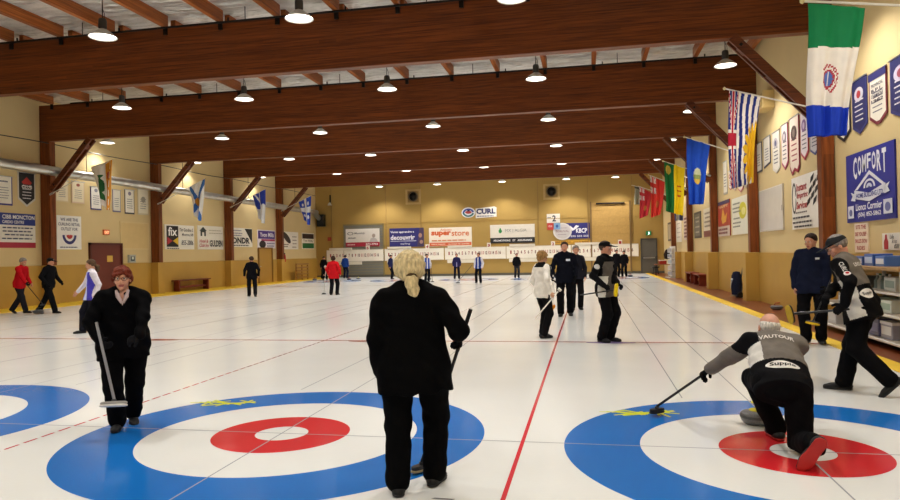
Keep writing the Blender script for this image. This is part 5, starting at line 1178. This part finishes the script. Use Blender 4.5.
person('grey haired person in dark clothes mostly hidden behind the tall man in navy', (2.42, 13.1, .002), (.1, -1), 1.78, 1.0, .012, look=(.2, -1, 0), hair=('short', '8a8078', .014), jacket=('22222a',), trousers='141416', footR=(.12, .1, 0, 0, 0), far=True)
# person in white
def pan8(u, v, z, arm, left):
    m = np.zeros(len(u), int); m[(np.abs(v+.01) < .022) & ~arm & (z < .36)] = 1; m[(z > .47) & ~arm] = 1; m[arm & (np.abs(v-.02) < .018)] = 1; return m
p = person('fair haired player in a white jacket with black stripes left of the tall man', (1.9, 6.97, .002), (.62, .62), 1.65, .98, .009, footL=(-.07, .05, 0, .1, 0), footR=(.09, -.06, 0, -.2, 0),
    armR=dict(grip=(2.1, 6.74, .78), hd=(.6, -.1, -.7), pd=(-.3, .6, -.3), curl=1.1, elbow=(.5, -1, 0)), armL=dict(to=(-.05, .1, -.47), curl=.5), look=(.8, .55, -.1), hair=('bob', '9a7648', .012), jacket=('e4e0d8', '1c1c1e'), panel=pan8, trousers='131315', jlen=.13, skin='cc9878')
broom('white handled broom held low and slanting by the player in white', (1.78, 6.72, .38), (2.2, 6.73, .87), 'e8e4dc', 'd8d4c8', .16, face=(.6, 0, .7), head_up=(0, 1, .1), shell='c8c4b8')
# left side
p = person('grey haired man in a red jacket and dark trousers walking by the left wall', (-14.55, 12.3, .012), (1, .08), 1.77, 1.05, .012, lean=.2, footR=(.07, .26, 0, 0, 0), footL=(-.07, -.3, .05, 0, .55), armR=dict(grip=(-14.0, 12.1, .82), hd=(.75, -.05, -.65), pd=(-.1, .9, 0), curl=1.1, elbow=(.3, -1, 0)), armL=dict(to=(-.04, .12, -.46)), look=(1, .1, -.35), hair=('short', '8c8782', .012), jacket=('b3161f',), trousers='232329', gloves='R', jlen=.13, bulk=.01, far=True)
broom('dark broom trailing from the hand of the man in the red jacket at left', (-14.12, 12.08, .95), (-13.5, 12.05, .32), '2a2420', '3a3a3c', .18, face=(.3, 0, -1), head_up=(0, 1, 0))
person('man in a black cap and black jacket walking by the left wall', (-13.5, 12.3, .002), (1, .08), 1.75, 1.12, .012, lean=.1, footR=(.07, .26, 0, 0, 0), footL=(-.07, -.36, .05, 0, .6), armR=dict(to=(.12, .1, -.44), elbow=(.5, -1, 0)), armL=dict(to=(-.1, .15, -.42)), look=(1, .15, -.1), hair=('short', '2a2420', .01), cap=('141416', '8a8a8a'), jacket=('121214',), trousers='121215', jlen=.13, bulk=.016, gloves='LR', far=True)
def pan12(u, v, z, arm, left):
    m = np.zeros(len(u), int); m[~arm & (v > -.04) & (np.abs(u) < .2)] = 1; m[arm & (v > .09)] = 0; m[~arm & (v > .05) & (np.abs(u-.02) < .05)] = 2; m[(z > .5)] = 0; return m
person('woman with a brown ponytail in a white and violet jacket behind the red haired woman', (-8.02, 7.45, .002), (-.6, -.8), 1.66, 1.0, .01, footL=(-.08, -.12, 0, 0, 0), footR=(.08, .18, 0, 0, 0), armR=dict(to=(.24, .2, -.42), elbow=(.5, -1, -.2), curl=.3), armL=dict(to=(-.05, -.03, -.5), curl=.4), look=(-.85, -.5, -.12), hair=('low_tail', '54402e', .01, '2a2018'), jacket=('dcd8e2', '4a45b4', 'c8cdf0'), panel=pan12, trousers='1a1a22', jlen=.15, skin='c89478', far=True)
person('person in black with dark hair walking away along the left side of the ice', (-10.75, 19.95, .002), (-.55, .8), 1.67, 1.1, .012, footR=(.1, -.22, .03, -.4, .5), footL=(-.09, .2, 0, .2, 0), armL=dict(to=(-.12, .1, -.47)), armR=dict(to=(.1, -.05, -.48)), look=(-.8, .5, -.1), hair=('short', '3c2a20', .018), jacket=('131317',), trousers='131316', jlen=.15, bulk=.012, far=True)
person('person in a red jacket and black trousers seen from behind at left centre', (-7.43, 20.5, .002), (.03, 1), 1.63, 1.12, .012, footL=(-.12, 0, 0, .2, 0), footR=(.13, .03, 0, -.2, 0), armL=dict(to=(-.1, .1, -.46)), armR=dict(to=(.1, .1, -.46)), look=(-.1, 1, -.05), hair=('bob', '3a261c', .014), jacket=('c41c24',), trousers='151518', jlen=.2, bulk=.014, far=True)
broom('slim broom on the ice left of the person in red seen from behind', (-7.78, 20.55, 1.0), (-7.98, 20.8, .08), 'd0ccc4', '2a2a2c', .2, face=(0, 0, -1), head_up=(1, -.3, 0))
# far end
FG = 'players at the far end'
def far(label, x, y, face, H, jk, tr, hair, **k):
    return person(label, (x, y, .002), face, H, k.pop('w', 1.05), .016, jacket=jk, trousers=tr, hair=hair, far=True, group=FG, **k)
far('player in blue jacket with back turned before the grey shutter', -14.1, 40.0, (.1, 1), 1.68, ('24428c',), '1c2038', ('short', '2c2420', .012), jlen=.1, bulk=.014, footR=(.12, .02, 0, -.2, 0))
far('dark dressed player in the far left corner beside the shutter', -15.5, 39.4, (.6, -.8), 1.62, ('141416',), '141416', ('short', '2a2420', .012), lean=.25, footR=(.14, .04, 0, 0, 0))
far('crouching player in black with white hair at the far left', -14.55, 37.3, (.5, -.9), 1.6, ('131315',), '131315', ('short', 'd8d4cc', .014), lean=.7, pel=(0, -.1, .34), footL=(-.12, .05, 0, 0, 0), footR=(.13, -.05, .03, 0, .3), kneeL=(.3, -1, .5), kneeR=(.6, -.8, .5), armR=dict(to=(.0, .3, -.35)), armL=dict(to=(0, .3, -.35)))
far('player in dark navy at the far end just left of the blonde ponytail', -9.98, 37.36, (1, -.3), 1.62, ('26284a',), '16161c', ('short', '3a2c24', .012), footR=(.1, .12, 0, 0, 0))
def panv(u, v, z, arm, left): m = np.zeros(len(u), int); m[arm] = 1; m[(np.abs(u) < .03) & ~arm] = 1; return m
far('player in blue vest with white sleeves, right of the blonde ponytail', -6.28, 32.04, (.5, -.8), 1.64, ('3f56a8', 'd4d4dc'), '17171c', ('short', '3a2c24', .014), panel=panv, lean=.1, footR=(.12, .1, 0, 0, 0))
broom('dark broom standing beside the player in the blue vest', (-6.0, 31.9, .9), (-5.88, 31.7, .07), '2a2a2c', '3a3a3c', .2, face=(0, 0, -1), head_up=(1, 0, 0))
far('player in a dark violet jacket in front of the middle scoreboard', -5.29, 35.96, (.2, -1), 1.62, ('2c2a52', '9a9ac0'), '1a1a26', ('short', '3a2c24', .012), panel=lambda u, v, z, a, l: ((np.abs(u) < .03) & (z < .2)).astype(int), footL=(-.14, 0, 0, 0, 0), footR=(.14, 0, 0, 0, 0))
far('player in a blue and white jacket farther forward at the far end', -2.96, 30.05, (-.2, -1), 1.64, ('33478f', 'd6d6e0'), '15151a', ('short', '6a4a34', .014), panel=panv, footR=(.11, .1, 0, 0, 0))
broom('dark broom held to the left by the player in blue and white', (-3.3, 29.9, .95), (-4.1, 30.0, .07), '2a2a2c', '3a3a3c', .22, face=(0, 0, -1), head_up=(1, .2, 0))
far('player in a black jacket and grey trousers under the green drop sign', -1.59, 36.4, (.3, -1), 1.56, ('141416',), '2c2c30', ('short', '4a3a30', .012), footR=(.12, .06, 0, 0, 0))
far('left one of two players in black at the far right house', 4.42, 36.05, (.4, -1), 1.66, ('18181b',), '18181b', ('short', '3a2c24', .012), footR=(.12, .05, 0, 0, 0))
far('right one of two players in black at the far right house', 4.86, 35.9, (-.4, -1), 1.6, ('141417',), '141417', ('short', '2a2420', .012), lean=.12, footR=(.12, .05, 0, 0, 0))
# ------------------------------------------------------------------ camera and light
cam = bpy.data.cameras.new('camera'); cam.lens = 27.2115; cam.sensor_width = 36; cam.sensor_fit = 'HORIZONTAL'; cam.clip_end = 300
co = bpy.data.objects.new('camera', cam); COL.objects.link(co)
Rv = Vector((0.97989956, 0.19851029, -0.01996086)); Uv = Vector((0.02061469, -0.00122736, 0.99978674)); Fv = Vector((-0.19844345, 0.98009804, 0.00529491))
M = Matrix.Identity(4)
for i in range(3): M[i][0] = Rv[i]; M[i][1] = Uv[i]; M[i][2] = -Fv[i]
M.translation = Vector((2.742114, -5.722308, 1.592602))
co.matrix_world = M
SC.camera = co
w = bpy.data.worlds.new('world'); SC.world = w; w.use_nodes = True
bg = w.node_tree.nodes['Background']; bg.inputs['Color'].default_value = (1, .95, .88, 1); bg.inputs['Strength'].default_value = .05
SC.view_settings.view_transform = 'Standard'; SC.view_settings.look = 'None'; SC.view_settings.gamma = 1.; SC.view_settings.use_curve_mapping = False
SC.view_settings.exposure = EXPOSURE
SC.cycles.use_denoising = True; SC.cycles.max_bounces = 8; SC.cycles.diffuse_bounces = 5; SC.cycles.glossy_bounces = 3
SC.cycles.sample_clamp_indirect = 6.
